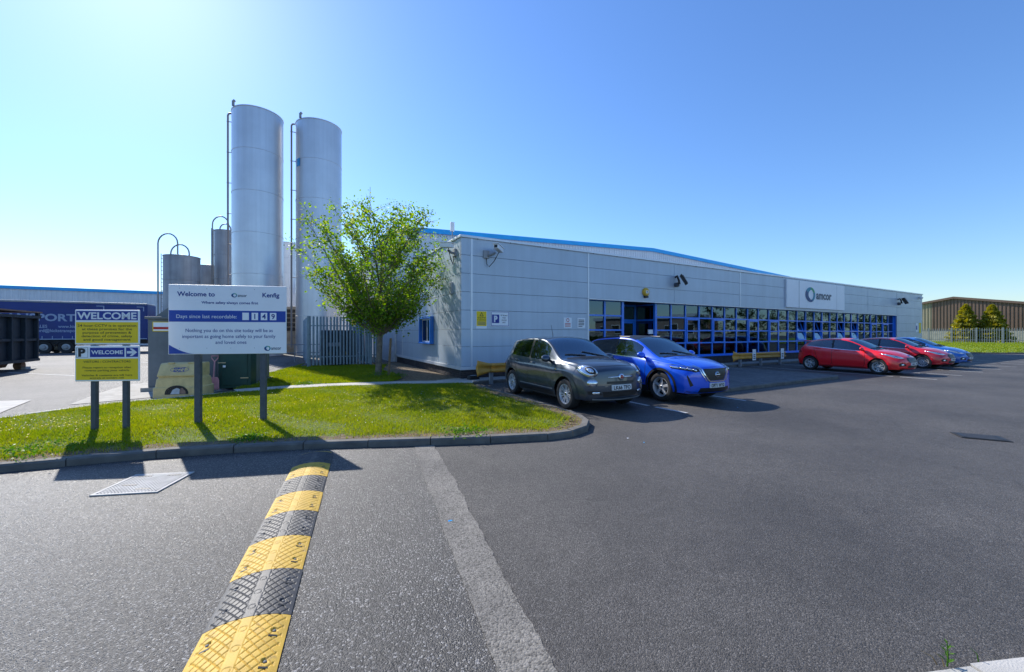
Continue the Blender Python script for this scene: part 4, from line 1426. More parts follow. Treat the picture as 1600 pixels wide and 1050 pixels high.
def dots(name, label, poly, n, r_, mat, seed, z, box_, clusters=None):
    rng = np.random.default_rng(seed)
    x0, y0, x1, y1 = box_
    if clusters:
        c = np.array(clusters)
        i = rng.integers(0, len(c), n)
        x = c[i, 0] + rng.normal(0, 1, n) * c[i, 2]; y = c[i, 1] + rng.normal(0, 1, n) * c[i, 2] * .8
    else:
        x = rng.uniform(x0, x1, n); y = rng.uniform(y0, y1, n)
    k = in_poly(x, y, poly) & (kdist(x, y) > .3)
    x, y = x[k], y[k]
    m = len(x)
    K = 7
    zz = z + rng.uniform(.02, .06, m)
    s = r_ * rng.uniform(.6, 1.3, m)
    V = [np.stack([x, y, zz + .008], 1)]
    for j in range(K):
        a = 2 * np.pi * j / K
        V.append(np.stack([x + s * np.cos(a), y + s * np.sin(a), zz], 1))
    V = np.stack(V, 1).reshape(-1, 3)
    b = np.arange(m) * (K + 1)
    T = np.concatenate([np.stack([b, b + 1 + j, b + 1 + (j + 1) % K], 1) for j in range(K)])
    o = np_mesh(name, V, T, mat, None, 'stuff')
    o['label'] = label
    o['category'] = 'flowers'
dots('dandelion_flowers', 'small yellow dandelions dotted over the front lawn', lawn_poly, 360, .010, 'flower_yellow', 5, .10, (-11, 4.5, 1.2, 12),
     [(-8.3, 6.3, .5), (-7.6, 6.9, .5), (-5.3, 8.4, .8), (-4.6, 9.2, .9), (-6.6, 7.8, .9), (-3.6, 8.6, 1.0), (-2.2, 9.4, 1.2), (-5.0, 7.3, .5), (-7.2, 8.6, .6)])
dots('daisy_flowers', 'tiny white daisies scattered over the front lawn', lawn_poly, 160, .008, 'flower_white', 6, .10, (-11, 4.5, 1.2, 12), [(-8.6, 6.9, .4), (-8.0, 5.9, .3), (-2.5, 9.6, 1.2), (-.8, 9.0, 1.0), (-5.6, 9.2, .8), (-3.4, 7.2, 1.0)])

def tuft(name, label, cat, base, n, h, spread, seed, mat='weed_leaf', w=.02):
    rng = np.random.default_rng(seed)
    c = np.stack([rng.normal(0, spread, n), rng.normal(0, spread, n), np.abs(rng.normal(h * .45, h * .25, n))], 1)
    V, T = leaves_np(c, w, rng, 2.2, -.3)
    V[:, 2] = np.maximum(V[:, 2], .0)
    o = np_mesh(name, V, T, mat)
    o.location = base
    o['kind'] = 'stuff'
    return tag(o, label, cat)
for i, (x, y, h, s, nm) in enumerate([(-4.75, 14.35, .32, .22, 'green weeds growing around the foot of the young tree'), (-4.1, 14.5, .2, .15, 'low weeds on bare earth right of the young tree'), (-6.35, 5.28, .16, .26, 'dark leafy weed patch by the kerb at the far left lawn edge'), (-.75, 6.35, .12, .18, 'leafy weeds at the lawn edge near the kerb centre'), (-3.9, 5.95, .08, .12, 'small weed at the lawn edge before the big welcome sign'), (-6.4, 12.4, .12, .16, 'weed clump on the edge of the concrete footpath')]):
    tuft('weed_clump', nm, 'weeds', (x, y, .09), 300, h * .75, s, 20 + i, w=.022)

# weed with stem in the kerb joint at the bottom right
wd = thing('kerb_weed', 'bright green weed sprouting from the pale kerb at the bottom right', 'weed', (2.17, 1.985, 0.02))
MB().tube([(0, 0, 0), (.006, .002, .06), (.002, .004, .125)], [.004, .003, .002], 6).build('stem', 'weed_leaf', wd)
rw = random.Random(5)
for i in range(13):
    z = .015 + i * .0085
    a = i * 2.4
    L_ = .045 * (1 - .35 * i / 13)
    d_ = Vector((math.cos(a), math.sin(a), .75)).normalized()
    s_ = Vector((-math.sin(a), math.cos(a), 0)) * L_ * .17
    p = Vector((.003, .002, z))
    MB().add([p, p + d_ * L_ * .5 + s_, p + d_ * L_ + Vector((0, 0, -.006)), p + d_ * L_ * .5 - s_], [(0, 1, 2), (0, 2, 3)]).build('leaf', 'weed_leaf', wd)
for sx, sy, lx in ((-.04, .01, -.06), (.19, .03, -.02), (-.015, 0, -.03)):
    MB().tube([(sx, sy, 0), (sx + lx * .4, sy, .04), (sx + lx, sy + .02, .055)], [.003, .002, .001], 5).build('blade', 'weed_leaf' if sx > 0 else 'dry_grass', wd)

# ================================================================== WHAT THE WINDOWS REFLECT, to the right of the picture
def reflected():
    b = thing('brick_building', 'low flat-roofed brown brick building across the road, seen only in the window reflections', 'building', (58.0, 0.0, 0), R(8))
    MB().box(0, 9, -3.0, 16, 0, 4.3).build('wall', 'red_brick', b)
    MB().box(-.3, 9.3, -3.3, 16.3, 4.3, 4.8).build('roof', 'flashing', b)
    for i in range(6):
        y = -2 + i * 3.0
        w = box('window', 'sign_white', -.08, -.005, y, y + 1.5, 1.6, 3.2, b)
        MB().box(-.1, -.081, y + .08, y + 1.42, 1.68, 3.12).build('pane', 'dark_glass', w)
    wl = thing('stone_wall', 'pale rubble stone wall across the road, seen only in the window reflections', 'wall', (48, -30, 0), 0)
    MB().box(0, .5, 0, 52, 0, 1.5).build('wall', 'rubble_stone', wl)
    MB().box(-.05, .55, -.1, 52.1, 1.5, 1.62).build('coping', 'concrete', wl)
    spots = [(46.5, -16.0, 6.2, 2.6), (47.0, -9.0, 5.4, 2.4), (57.0, 22.5, 8.0, 4.0), (61.0, 29.0, 8.6, 4.4), (56.5, 17.0, 6.6, 3.2), (66.0, 36.0, 9.2, 4.6), (72.0, 42.0, 9.6, 4.8)]
    words = ['the first', 'the second', 'the fourth', 'the fifth', 'the third', 'the sixth', 'the seventh']
    for i, (x, y, h, r_) in enumerate(spots):
        broad_tree('roadside_tree', 'roadside tree across the road, %s from the left mirrored in the office windows' % words[i], (x, y, 0), h, r_, 40 + i, .13, 18, 34, 'hedge_leaf', 'trees mirrored in the office windows', .14, .12, sprays=8)
    rng = np.random.default_rng(9)
    n = 9000
    c = np.stack([rng.uniform(46.0, 47.2, n), rng.uniform(-30, 24, n), rng.uniform(.05, .95, n)], 1)
    V, T = leaves_np(c, .22, rng)
    o = np_mesh('roadside_hedge', V, T, 'hedge_leaf')
    o['kind'] = 'stuff'
    tag(o, 'low clipped hedge along the road, seen only in the window reflections', 'hedge')
reflected()

# ================================================================== SPEED HUMP
def hump():
    p1 = Vector((-2.695, 5.47)); p0 = Vector((-1.40, 1.975))
    d = (p0 - p1).normalized()
    ML, W = 0.486, 0.435
    root = thing('speed_hump', 'yellow and black rubber speed hump running to the lawn kerb', 'speed hump', (p1.x, p1.y, .005), math.atan2(d.y, d.x))
    # module surface: heightfield with crossed grooves
    nu, nv = 132, 118
    u = np.linspace(0, ML - .004, nu); v = np.linspace(-W / 2, W / 2, nv)
    U, Vv = np.meshgrid(u, v, indexing='ij')
    s = np.clip(1 - (np.abs(Vv) / (W / 2)) ** 2.2, 0, 1)
    H = .008 + .043 * s
    g = .054
    a = (U * .80 + Vv * 1.0) / g; b = (U * .80 - Vv * 1.0) / g
    ga = np.abs(a - np.round(a)); gb = np.abs(b - np.round(b))
    groove = np.maximum(np.clip(1.7 - ga / .042, 0, 1), np.clip(1.7 - gb / .042, 0, 1))
    plain = (np.abs(Vv) < .028) | (np.abs(Vv) > W / 2 - .022)
    groove = np.where(plain, 0, groove)
    lip = np.clip(1 - np.abs(np.abs(Vv) - .030) / .004, 0, 1) * .6
    H = H - .007 * np.maximum(groove, lip)
    # recesses round the fixings
    fix = [(ML * .27, .155), (ML * .73, .155), (ML * .27, -.155), (ML * .73, -.155)]
    for fu, fv in fix:
        q = np.hypot(U - fu, Vv - fv)
        H = np.where(q < .018, np.minimum(H, .008 + .043 * (1 - (.155 / (W / 2)) ** 2.2) - .008), H)
    for k in range(3):
        q = np.hypot(U - ML * (.2 + .3 * k), Vv)
        H = np.where(np.abs(q - .02) < .0035, H - .003, H)
    verts = np.stack([U.ravel(), Vv.ravel(), H.ravel()], 1)
    idx = np.arange(nu * nv).reshape(nu, nv)
    q = np.stack([idx[:-1, :-1].ravel(), idx[1:, :-1].ravel(), idx[1:, 1:].ravel(), idx[:-1, 1:].ravel()], 1)
    first = {}
    # rounded end cap by the kerb
    K = 18
    vs = []
    for i in range(K // 2 + 1):
        an = math.pi / 2 * i / (K // 2)
        r_ = math.cos(an)
        for j in range(13):
            vv = -1 + 2 * j / 12
            x = -.20 * math.sqrt(max(0, 1 - vv * vv)) * (1 - r_)
            vs.append((x, vv * W / 2, (.008 + .043 * (1 - abs(vv) ** 2.2)) * r_))
    fs = [(i * 13 + j, i * 13 + j + 1, (i + 1) * 13 + j + 1, (i + 1) * 13 + j) for i in range(K // 2) for j in range(12)]
    MB().add(vs, [f[::-1] for f in fs]).build('end_cap', 'rubber_yellow', root, 'full')
    eye = None
    for m in range(12):
        col = 'rubber_black' if m % 2 == 0 else 'rubber_yellow'
        if col not in first:
            o = np_mesh('module', verts, q, col, root)
            first[col] = o
        else:
            o = first[col].copy(); C.objects.link(o)
        o.location = (m * ML, rr.uniform(-.003, .003), 0)
        for fu, fv in fix:
            z = .008 + .043 * (1 - (.155 / (W / 2)) ** 2.2)
            if eye is None:
                eye = MB().lathe([(0, .003), (.005, .0025), (.009, 0), (.0095, -.006)], 12).build('bolt', 'post_grey', o, True)
                slot0 = MB().box(-.006, .006, -.022, .022, -.004, .002).build('reflector_slot', 'plastic_black', o)
                a_, s_ = eye, slot0
            else:
                a_ = eye.copy(); C.objects.link(a_); a_.parent = o
                s_ = slot0.copy(); C.objects.link(s_); s_.parent = o
            a_.location = (fu, fv, z - .004)
            s_.location = (fu + .045, fv + (.0 if fv > 0 else 0), z - .001)
            s_.rotation_euler = (math.copysign(.33, -fv), 0, 0)
hump()

# ================================================================== GROUND COVERS
gr_ = thing('grating_cover', 'pale metal grating cover set in the road before the kerb', 'grating', (-4.08, 4.44, .006), R(9))
S = .31
MB().box(-S, S, -S, -S + .03, 0, .012).box(-S, S, S - .03, S, 0, .012).box(-S, -S + .03, -S + .03, S - .03, 0, .012).box(S - .03, S, -S + .03, S - .03, 0, .012).build('frame', 'grate_metal', gr_)
MB().box(-S + .03, S - .03, -S + .03, S - .03, 0, .003).build('pan', 'iron_dark', gr_)
for i in range(17):
    x = -S + .06 + i * (2 * S - .12) / 16
    box('bar', 'grate_metal', x - .0095, x + .0095, -S + .031, S - .031, .0035, .0115, gr_)
for i in range(17):
    y = -S + .06 + i * (2 * S - .12) / 16
    box('cross_bar', 'grate_metal', -S + .031, S - .031, y - .006, y + .006, .0035, .0128, gr_)
for (x, y) in ((-.15, .22), (.15, .22), (-.12, -.06), (.1, -.2)):
    box('slot', 'iron_dark', x - .07, x + .07, y - .012, y + .012, .004, .0142, gr_)
dc = thing('drain_cover', 'dark iron drain cover in the tarmac at the right', 'drain', (7.57, 6.44, .005), R(-29))
MB().box(-.28, .28, -.20, .20, 0, .008).build('frame', 'iron_dark', dc)
MB().box(-.25, .25, -.17, .17, .008, .012).build('lid', 'iron_dark', dc)
for x in (-.22, .22):
    box('keyhole', 'plastic_black', x - .025, x + .025, -.13, .13, .0125, .0145, dc)
for i, (x, y, a) in enumerate([(-0.55, 3.55, 20), (2.02, 6.1, 70), (1.85, 6.35, 15), (5.1, 9.0, 40)]):
    o = MB().add([(-.02, -.008, 0), (.02, -.006, .004), (.018, .009, .002), (-.016, .008, .006)], [(0, 1, 2, 3)]).build('litter_scrap', 'trim_blue' if i != 2 else 'sign_white')
    o.location = (x, y, .009); o.rotation_euler.z = R(a)
    tag(o, ['tiny blue scrap on the tarmac left of the trench strip', 'tiny blue scrap on the tarmac just off the kerb corner', 'tiny white scrap on the tarmac by the kerb corner', 'tiny blue scrap on the tarmac before the blue car'][i], 'litter')

# ================================================================== FREE-STANDING SIGNS
def logo(par, cx, cz, w, h, y, name='logo'):
    """leaf-shaped ring in navy, teal and green"""
    K = 36
    out, inn = [], []
    for k in range(K):
        a = 2 * math.pi * k / K
        r_ = 1.0
        ox = math.cos(a) * (.5 if math.cos(a) > 0 else .56); oz = math.sin(a) * .5
        out.append((cx + ox * w, y, cz + oz * h))
        ix = math.cos(a) * .27 + .04; iz = math.sin(a) * (.33 if math.cos(a) > -.3 else .28)
        inn.append((cx + ix * w, y, cz + iz * h))
    for nm, rng_ in (('logo_green', range(2, 9)), ('logo_teal', list(range(9, 15)) + list(range(30, 36)) + [0, 1]), ('logo_navy', range(15, 30))):
        mb = MB()
        for k in rng_:
            k2 = (k + 1) % K
            mb.add([out[k], out[k2], inn[k2], inn[k]], [(0, 1, 2, 3)])
        mb.build(name, nm, par)

def two_line(nm, t, x0, x1, z0, z1, y):
    return box(nm, 'sign_white', x0, x1, y, y + .02, z0, z1, t, .004)

ang1 = math.atan2(6.645 - 6.47, -6.335 + 6.80) * .35
s1 = thing('welcome_notice', 'yellow and blue WELCOME visitors notice on two grey posts', 'sign', (-6.60, 6.50, 0.09), R(6))
for x in (-.235, .235):
    MB().box(x - .036, x + .036, .02, .09, -.3, 1.93).build('post', 'post_grey', s1, bevel=.006)
Z0 = -.09
b = box('upper_board', 'sign_white', -.478, .478, -.006, .018, 1.50 + Z0, 2.065 + Z0, s1, .01)
MB().box(-.455, .455, -.0085, -.0065, 1.895 + Z0, 2.045 + Z0).build('blue_band', 'sign_navy', b)
text('WELCOME', 'ink_white', b, -.44, .44, 1.915 + Z0, .107, -.0105, .03)
MB().box(-.460, .460, -.0085, -.0065, 1.525 + Z0, 1.865 + Z0).build('yellow_field', 'sign_yellow', b)
for i, (s_, w) in enumerate((('24 hour CCTV is in operation', .435), ('at these premises for the', .37), ('purpose of prevention &', .36), ('detection of crime, safety', .375), ('and good management', .35))):
    text(s_, 'ink_black', b, -w, w, 1.79 - i * .057 + Z0, .038, -.0105, .004)
b = box('lower_board', 'sign_white', -.478, .478, -.006, .018, .90 + Z0, 1.480 + Z0, s1, .01)
MB().box(-.460, .460, -.0085, -.0065, .925 + Z0, 1.270 + Z0).build('yellow_field', 'sign_yellow', b)
f_ = MB()
for r_ in ((-.458, -.285, 1.29, 1.293), (-.458, -.285, 1.447, 1.45), (-.458, -.455, 1.293, 1.447), (-.288, -.285, 1.293, 1.447)):
    f_.box(r_[0], r_[1], -.0085, -.0065, r_[2] + Z0, r_[3] + Z0)
f_.build('parking_border', 'ink_black', b)
text('P', 'ink_black', b, -.425, -.32, 1.31 + Z0, .125, -.0105, .05)
MB().box(-.255, .255, -.0085, -.0065, 1.295 + Z0, 1.448 + Z0).build('blue_band', 'sign_navy', b)
text('WELCOME', 'ink_white', b, -.235, .235, 1.345 + Z0, .058, -.0105, .03)
MB().box(.28, .46, -.0085, -.0065, 1.295 + Z0, 1.448 + Z0).build('arrow_panel', 'sign_navy', b)
MB().add([(x, -.0105, z + Z0) for x, z in ((.295, 1.352), (.375, 1.352), (.335, 1.310), (.375, 1.310), (.448, 1.371), (.375, 1.434), (.335, 1.434), (.375, 1.391), (.295, 1.391))], [(0, 1, 7, 8), (2, 3, 4, 1), (1, 4, 7), (7, 4, 5, 6)]).build('arrow', 'ink_white', b)
for i, (s_, w, z, h) in enumerate((('VISITORS / CONTRACTORS', .35, 1.205, .034), ('Please report to reception after', .36, 1.112, .030), ('reverse parking your vehicle', .33, 1.065, .030), ('Vehicles & contents are left here', .375, .985, .030), ('entirely at owners risk', .255, .943, .028))):
    text(s_, 'ink_black', b, -w, w, z + Z0, h, -.0105, .003)

s2 = thing('welcome_sign', 'large white and blue safety welcome sign on two grey posts', 'sign', (-5.03, 7.10, 0.09), R(11))
for x in (-.53, .52):
    MB().box(x - .045, x + .045, .02, .11, -.3, 2.30).build('post', 'post_grey', s2, bevel=.006)
Z0 = -.09
b = box('board', 'sign_white', -.955, .925, -.006, .018, 1.315 + Z0, 2.535 + Z0, s2, .006)
Y1, Y2, Y3 = -.0085, -.0105, -.0125
def dark(s_, x0, x1, z, h, bold=.01, m='ink_blue'):
    text(s_, m, b, x0, x1, z + Z0, h, Y1, bold)
dark('Welcome to', -.82, -.235, 2.335, .078, .022)
logo(b, .075, 2.36 + Z0, .088, .076, Y1)
text('amcor', 'ink_grey', b, .13, .275, 2.335 + Z0, .052, Y1, .02)
dark('Kenfig', .53, .81, 2.335, .078, .022)
dark('Where safety always comes first', -.445, .46, 2.205, .045, .018)
MB().box(-.945, .915, Y1, -.0065, 1.885 + Z0, 2.085 + Z0).build('blue_band', 'sign_blue', b)
text('Days since last recordable:', 'ink_white', b, -.83, .115, 1.95 + Z0, .062, Y2, .006)
for i, c in enumerate(' 149'):
    x = .205 + i * .15
    t_ = MB().box(x, x + .105, Y2 - .002, Y1, 1.92 + Z0, 2.052 + Z0).build('number_tile', 'sign_white', b)
    if c != ' ':
        text(c, 'ink_blue', t_, x + .03, x + .075, 1.942 + Z0, .09, Y2 - .004, .02, keep=True)
for i, (s_, x0, x1) in enumerate((('Nothing you do on this site today will be as', -.69, .70), ('important as going home safely to your family', -.74, .745), ('and loved ones', -.225, .27))):
    dark(s_, x0, x1, 1.705 - i * .105, .060, .003)
pts = [(-.945, 1.325 + Z0), (-.56, 1.325 + Z0)] + [(-.56 - .385 * t, 1.325 + Z0 + .16 * t ** 1.7) for t in [.15, .3, .45, .6, .75, .9, 1.0]]
MB().add([(x, Y1, z) for x, z in pts], [tuple(range(len(pts)))]).build('corner_curve', 'sign_blue', b)
logo(b, .615, 1.41 + Z0, .10, .09, Y1)
text('amcor', 'ink_grey', b, .675, .84, 1.385 + Z0, .060, Y1, .02)
for x in (-.78, -.36, .02, .40):
    for z in (1.42, 2.47):
        MB().lathe([(0, 0), (.006, 0)], 8, (x, Y1 - .001, z + Z0), 'y').build('screw', 'steel_grey', b)

# ================================================================== THINGS ON THE OFFICE WALL
def wall_thing(name, label, cat, s, z, group=None, out=0.0):
    return thing(name, label, cat, F(s, out, z), TH, group)
w = wall_thing('cctv_notice', 'yellow CCTV warning notice on the office wall near the corner', 'sign', .78, 1.86)
MB().box(-.21, .21, -.012, -.001, -.01, .63).build('board', 'sign_white', w)
MB().box(-.195, .195, -.0165, -.0125, .09, .615).build('yellow_field', 'sign_yellow', w)
MB().add([(-.08, -.02, .44), (.08, -.02, .44), (0, -.02, .59), (-.05, -.02, .458), (.05, -.02, .458), (0, -.02, .552)], [(0, 1, 4, 3), (1, 2, 5, 4), (2, 0, 3, 5)]).build('triangle', 'ink_black', w)
text('CCTV', 'ink_black', w, -.16, .16, .36, .05, -.02, .02)
text('in operation', 'ink_black', w, -.17, .17, .29, .045, -.02, .01)
for i in range(3):
    MB().box(-.16, .16, -.02, -.0168, .13 + i * .045, .15 + i * .045).build('text_line', 'ink_grey', w)
w = wall_thing('parking_notice', 'white parking notice with blue P on the office wall', 'sign', 1.52, 1.94)
MB().box(-.37, .39, -.012, -.001, 0, .55).build('board', 'sign_white', w)
f_ = MB()
for r_ in ((-.355, .375, .015, .03), (-.355, .375, .52, .535), (-.355, -.34, .03, .52), (.36, .375, .03, .52)):
    f_.box(r_[0], r_[1], -.0165, -.0125, r_[2], r_[3])
f_.build('border', 'sign_navy', w)
MB().box(-.32, -.03, -.0165, -.0125, .12, .43).build('blue_square', 'sign_navy', w)
text('P', 'ink_white', w, -.25, -.10, .17, .21, -.02, .06)
for i, s_ in enumerate(('All drivers', 'must', 'reverse', 'park')):
    text(s_, 'ink_black', w, .0, .34, .385 - i * .085, .05, -.0165, .005, keep=True)
w = wall_thing('red_notice', 'small white notice with red symbol on the office wall above the grey car', 'sign', 4.62, 1.90)
MB().box(-.20, .20, -.012, -.001, 0, .42).build('board', 'sign_white', w)
MB().lathe([(.05, 0), (.075, 0)], 20, (0, -.0165, .32), 'y').build('red_ring', 'ink_red', w)
for i in range(3):
    MB().box(-.14, .14, -.0165, -.0125, .06 + i * .055, .085 + i * .055).build('text_line', 'ink_red', w)
w = wall_thing('text_notice', 'small white text notice on the office wall beside the first window', 'sign', 5.32, 1.90)
MB().box(-.20, .20, -.012, -.001, 0, .42).build('board', 'sign_white', w)
for i in range(5):
    MB().box(-.15, .15 - .1 * (i == 0), -.0165, -.0125, .06 + i * .065, .09 + i * .065).build('text_line', 'ink_black', w)
w = wall_thing('end_notice', 'white and blue notice at the far right end of the office wall', 'sign', 42.0, 1.9)
MB().box(-.30, .30, -.012, -.001, -.1, .65).build('board', 'sign_white', w)
MB().box(-.24, .0, -.018, -.0125, .1, .45).build('blue_square', 'sign_navy', w)
w = wall_thing('end_cctv_notice', 'yellow notice at the far right corner of the office wall', 'sign', 42.66, 1.8)
MB().box(-.22, .22, -.012, -.001, -.1, .8).build('board', 'sign_yellow', w)

w = wall_thing('company_sign', 'large white amcor sign board on the office front', 'sign', 20.95, 3.27)
MB().box(0, 7.45, -.10, -.009, 0, 1.70).build('board', 'sign_white', w, bevel=.01)
MB().box(1.40, 1.43, -.106, -.1005, .01, 1.69).build('joint', 'ink_grey', w)
MB().box(6.30, 6.315, -.104, -.1005, .01, 1.69).build('joint', 'plastic_grey', w)
logo(w, 2.80, .88, 1.15, .95, -.112)
text('amcor', 'ink_grey', w, 3.50, 5.55, .64, .52, -.112, .03)

def floodlight(s, z, label, k):
    w = wall_thing('floodlight', label, 'floodlight', s, z, 'floodlights on the office wall')
    MB().tube([(0, 0, .25), (-.02, -.12, .3), (0, -.2, .1), (0, -.25, -.1)], .05, 8).build('bracket', 'plastic_black', w, True)
    MB().lathe([(0, 0), (.11, 0), (.11, -.16), (0, -.16)], 14, (0, 0, -.12), 'y').build('back_box', 'post_grey', w, 30)
    h = MB().prism([(-.09, -.38), (.09, -.38), (.11, .38), (-.05, .42)], -.25, .25, 'x').build('lamp_head', 'plastic_black', w, bevel=.02)
    h.scale = (.68, .68, .68)
    h.location = (.12, -.40, .10)
    h.rotation_euler = (R(-28), 0, R(40))
    MB().box(-.2, .2, -.115, -.085, -.3, .3).build('glass', 'plastic_grey', h)
    MB().box(-.13, .13, -.125, -.1155, -.2, -.02).build('reflector', 'sign_white', h)
floodlight(11.1, 4.15, 'black floodlight tilted up on the wall above the entrance windows', 0)
floodlight(37.9, 4.2, 'black floodlight on the wall near the far right end', 1)
def cctv(loc, rz, label, r2):
    w = thing('cctv_camera', label, 'camera', loc, rz, 'cctv cameras on the office')
    MB().box(-.11, .11, -.08, 0, -.16, .12).build('wall_box', 'plastic_grey', w, bevel=.01)
    MB().tube([(.05, -.05, -.05), (.12, -.2, -.06), (.2, -.35, 0)], .045, 8).build('arm', 'steel_grey', w, True)
    c = MB().box(-.30, .22, -.09, .09, 0, .16).build('housing', 'sign_white', w, bevel=.02)
    c.location = (.32, -.42, .06); c.rotation_euler = (0, R(8), R(r2))
    MB().box(-.34, .26, -.11, .11, .162, .185).build('sunshield', 'sign_white', c)
    MB().box(-.312, -.301, -.06, .06, .03, .13).build('lens', 'plastic_black', c)
    MB().tube([(-.0, -.06, -.15), (0, -.08, -.38), (.08, -.12, -.47), (.2, -.25, -.3), (.35, -.4, .05)], .014, 6).build('cable', 'plastic_black', w, True)
cctv(F(.95, 0, 4.55), TH, 'white box CCTV camera on the office front near the corner', 40)
cctv(F(0, -.55, 4.62), TH - math.pi / 2, 'CCTV camera under the roof edge on the office side wall by the tree', 30)
w = wall_thing('alarm_box', 'round yellow alarm bell box above the entrance', 'alarm', 9.05, 3.58)
MB().lathe([(0, -.12), (.14, -.12), (.19, -.08), (.2, 0), (0, 0)], 24, (0, 0, 0), 'y').build('case', 'alarm_yellow', w, 30)
MB().box(-.08, .08, -.128, -.121, -.06, .06).build('label_plate', 'sign_white', w)
MB().box(-.05, .05, -.13, -.1285, -.02, .02).build('mark', 'ink_black', w)
MB().box(-.10, .10, -.11, 0, -.26, -.18).build('strobe', 'plastic_black', w)
w = thing('wall_unit', 'small grey weathered box on the office side wall below the camera', 'box', F(0, -.9, 3.35), TH - math.pi / 2)
MB().box(-.12, .12, -.07, 0, -.22, .22).build('case', 'plastic_grey', w, bevel=.01)
w = thing('roof_aerial', 'small white aerial box on a pole at the office roof edge', 'aerial', F(.05, -1.0, 5.14), TH)
MB().tube([(0, 0, -.1), (0, 0, .55)], .02, 6).build('pole', 'steel_grey', w)
MB().box(-.07, .07, -.05, .05, .35, .68).build('aerial', 'sign_white', w, bevel=.01)
w = thing('dome_camera', 'tiny dome camera under the roof edge at the far right corner', 'camera', F(42.4, 0, 4.75), TH)
MB().lathe([(0, -.12), (.10, -.08), (.13, 0), (.13, .06), (0, .06)], 14, (0, -.15, 0)).build('dome', 'sign_white', w, True)
MB().box(-.04, .04, -.15, 0, .06, .1).build('bracket', 'plastic_grey', w)
w = thing('bait_box', 'small black bait box on the ground by the office corner', 'box', F(.32, .32, .094), TH)
MB().prism([(-.19, 0), (.19, 0), (.17, .13), (-.17, .13)], -.14, .14, 'y').build('box', 'plastic_black', w, bevel=.015)
MB().box(-.10, .10, -.06, .06, .131, .136).build('lid_label', 'plastic_grey', w)

# ================================================================== CRASH BARRIERS
def barrier(s0, s1, posts, label, plates=()):
    b = thing('crash_barrier', label, 'barrier', F(s0, 1.18, .09), TH, 'yellow crash barriers before the office')
    L_ = s1 - s0
    pr = [(.0, .60), (-.035, .575), (-.06, .555), (-.06, .525), (-.02, .49), (.0, .475), (.0, .425), (-.02, .41), (-.06, .375), (-.06, .345), (-.035, .325), (.0, .30)]
    vs = [(x, y, z) for x in (0.55, L_) for y, z in pr]
    n = len(pr)
    o = MB().add(vs, [(i, i + 1, n + i + 1, n + i) for i in range(n - 1)]).build('rail', 'barrier_yellow', b, 40)
    m = o.modifiers.new('t', 'SOLIDIFY'); m.thickness = .006; m.offset = 1
    # fishtail end
    vs = []
    for k in range(7):
        t = k / 6
        for y, z in pr:
            zz = .45 + (z - .45) * (1 + .75 * (1 - t) ** 1.3)
            vs.append((.0 + .56 * t + (.06 * abs(z - .45) / .15 * (1 - t)), y * (.35 + .65 * t) - .02 * (1 - t), zz))
    o = MB().add(vs, [(k * n + i, k * n + i + 1, (k + 1) * n + i + 1, (k + 1) * n + i) for k in range(6) for i in range(n - 1)]).build('end_piece', 'barrier_yellow', b, 40)
    m = o.modifiers.new('t', 'SOLIDIFY'); m.thickness = .006; m.offset = 1
    for p in posts:
        MB().box(p - .055, p + .055, .01, .12, -.1, .55).build('post', 'steel_grey', b)
    # chevron tape along the top edge
    k = 0
    x = .9
    while x < L_ - .1:
        MB().add([(x, -.003, .603), (x + .09, -.003, .603), (x + .13, .03, .603), (x + .04, .03, .603)], [(0, 1, 2, 3)]).build('chevron', 'plastic_black' if k % 2 else 'ink_white', b)
        x += .09; k += 1
    for x in plates:
        p = MB().box(x - .14, x + .14, -.095, -.075, .22, .78).build('bay_plate', 'sign_white', b)
        for i in range(3):
            MB().box(x - .08, x + .08, -.1, -.0955, .30 + i * .09, .345 + i * .09).build('text_line', 'ink_black', p)
barrier(.02, 4.55, (.60, 2.4, 4.2), 'yellow crash barrier behind the grey car')
barrier(13.75, 18.55, (.78, 2.6, 4.45), 'yellow crash barrier with two small white plates behind the blue car', (1.75, 4.40))

# ================================================================== CARS
def pchip(tab):
    xs = np.array([t[0] for t in tab], float); ys = np.array([t[1] for t in tab], float)
    h = np.diff(xs); dl = np.diff(ys) / h
    m = np.zeros(len(xs))
    m[0], m[-1] = dl[0], dl[-1]
    for i in range(1, len(xs) - 1):
        if dl[i - 1] * dl[i] > 0:
            w1, w2 = 2 * h[i] + h[i - 1], h[i] + 2 * h[i - 1]
            m[i] = (w1 + w2) / (w1 / dl[i - 1] + w2 / dl[i])
    def f(x):
        x = min(max(x, xs[0]), xs[-1])
        i = int(min(max(np.searchsorted(xs, x) - 1, 0), len(h) - 1))
        t = (x - xs[i]) / h[i]
        return float(ys[i] * (1 + 2 * t) * (1 - t) ** 2 + h[i] * m[i] * t * (1 - t) ** 2 + ys[i + 1] * t * t * (3 - 2 * t) + h[i] * m[i + 1] * t * t * (t - 1))
    return f

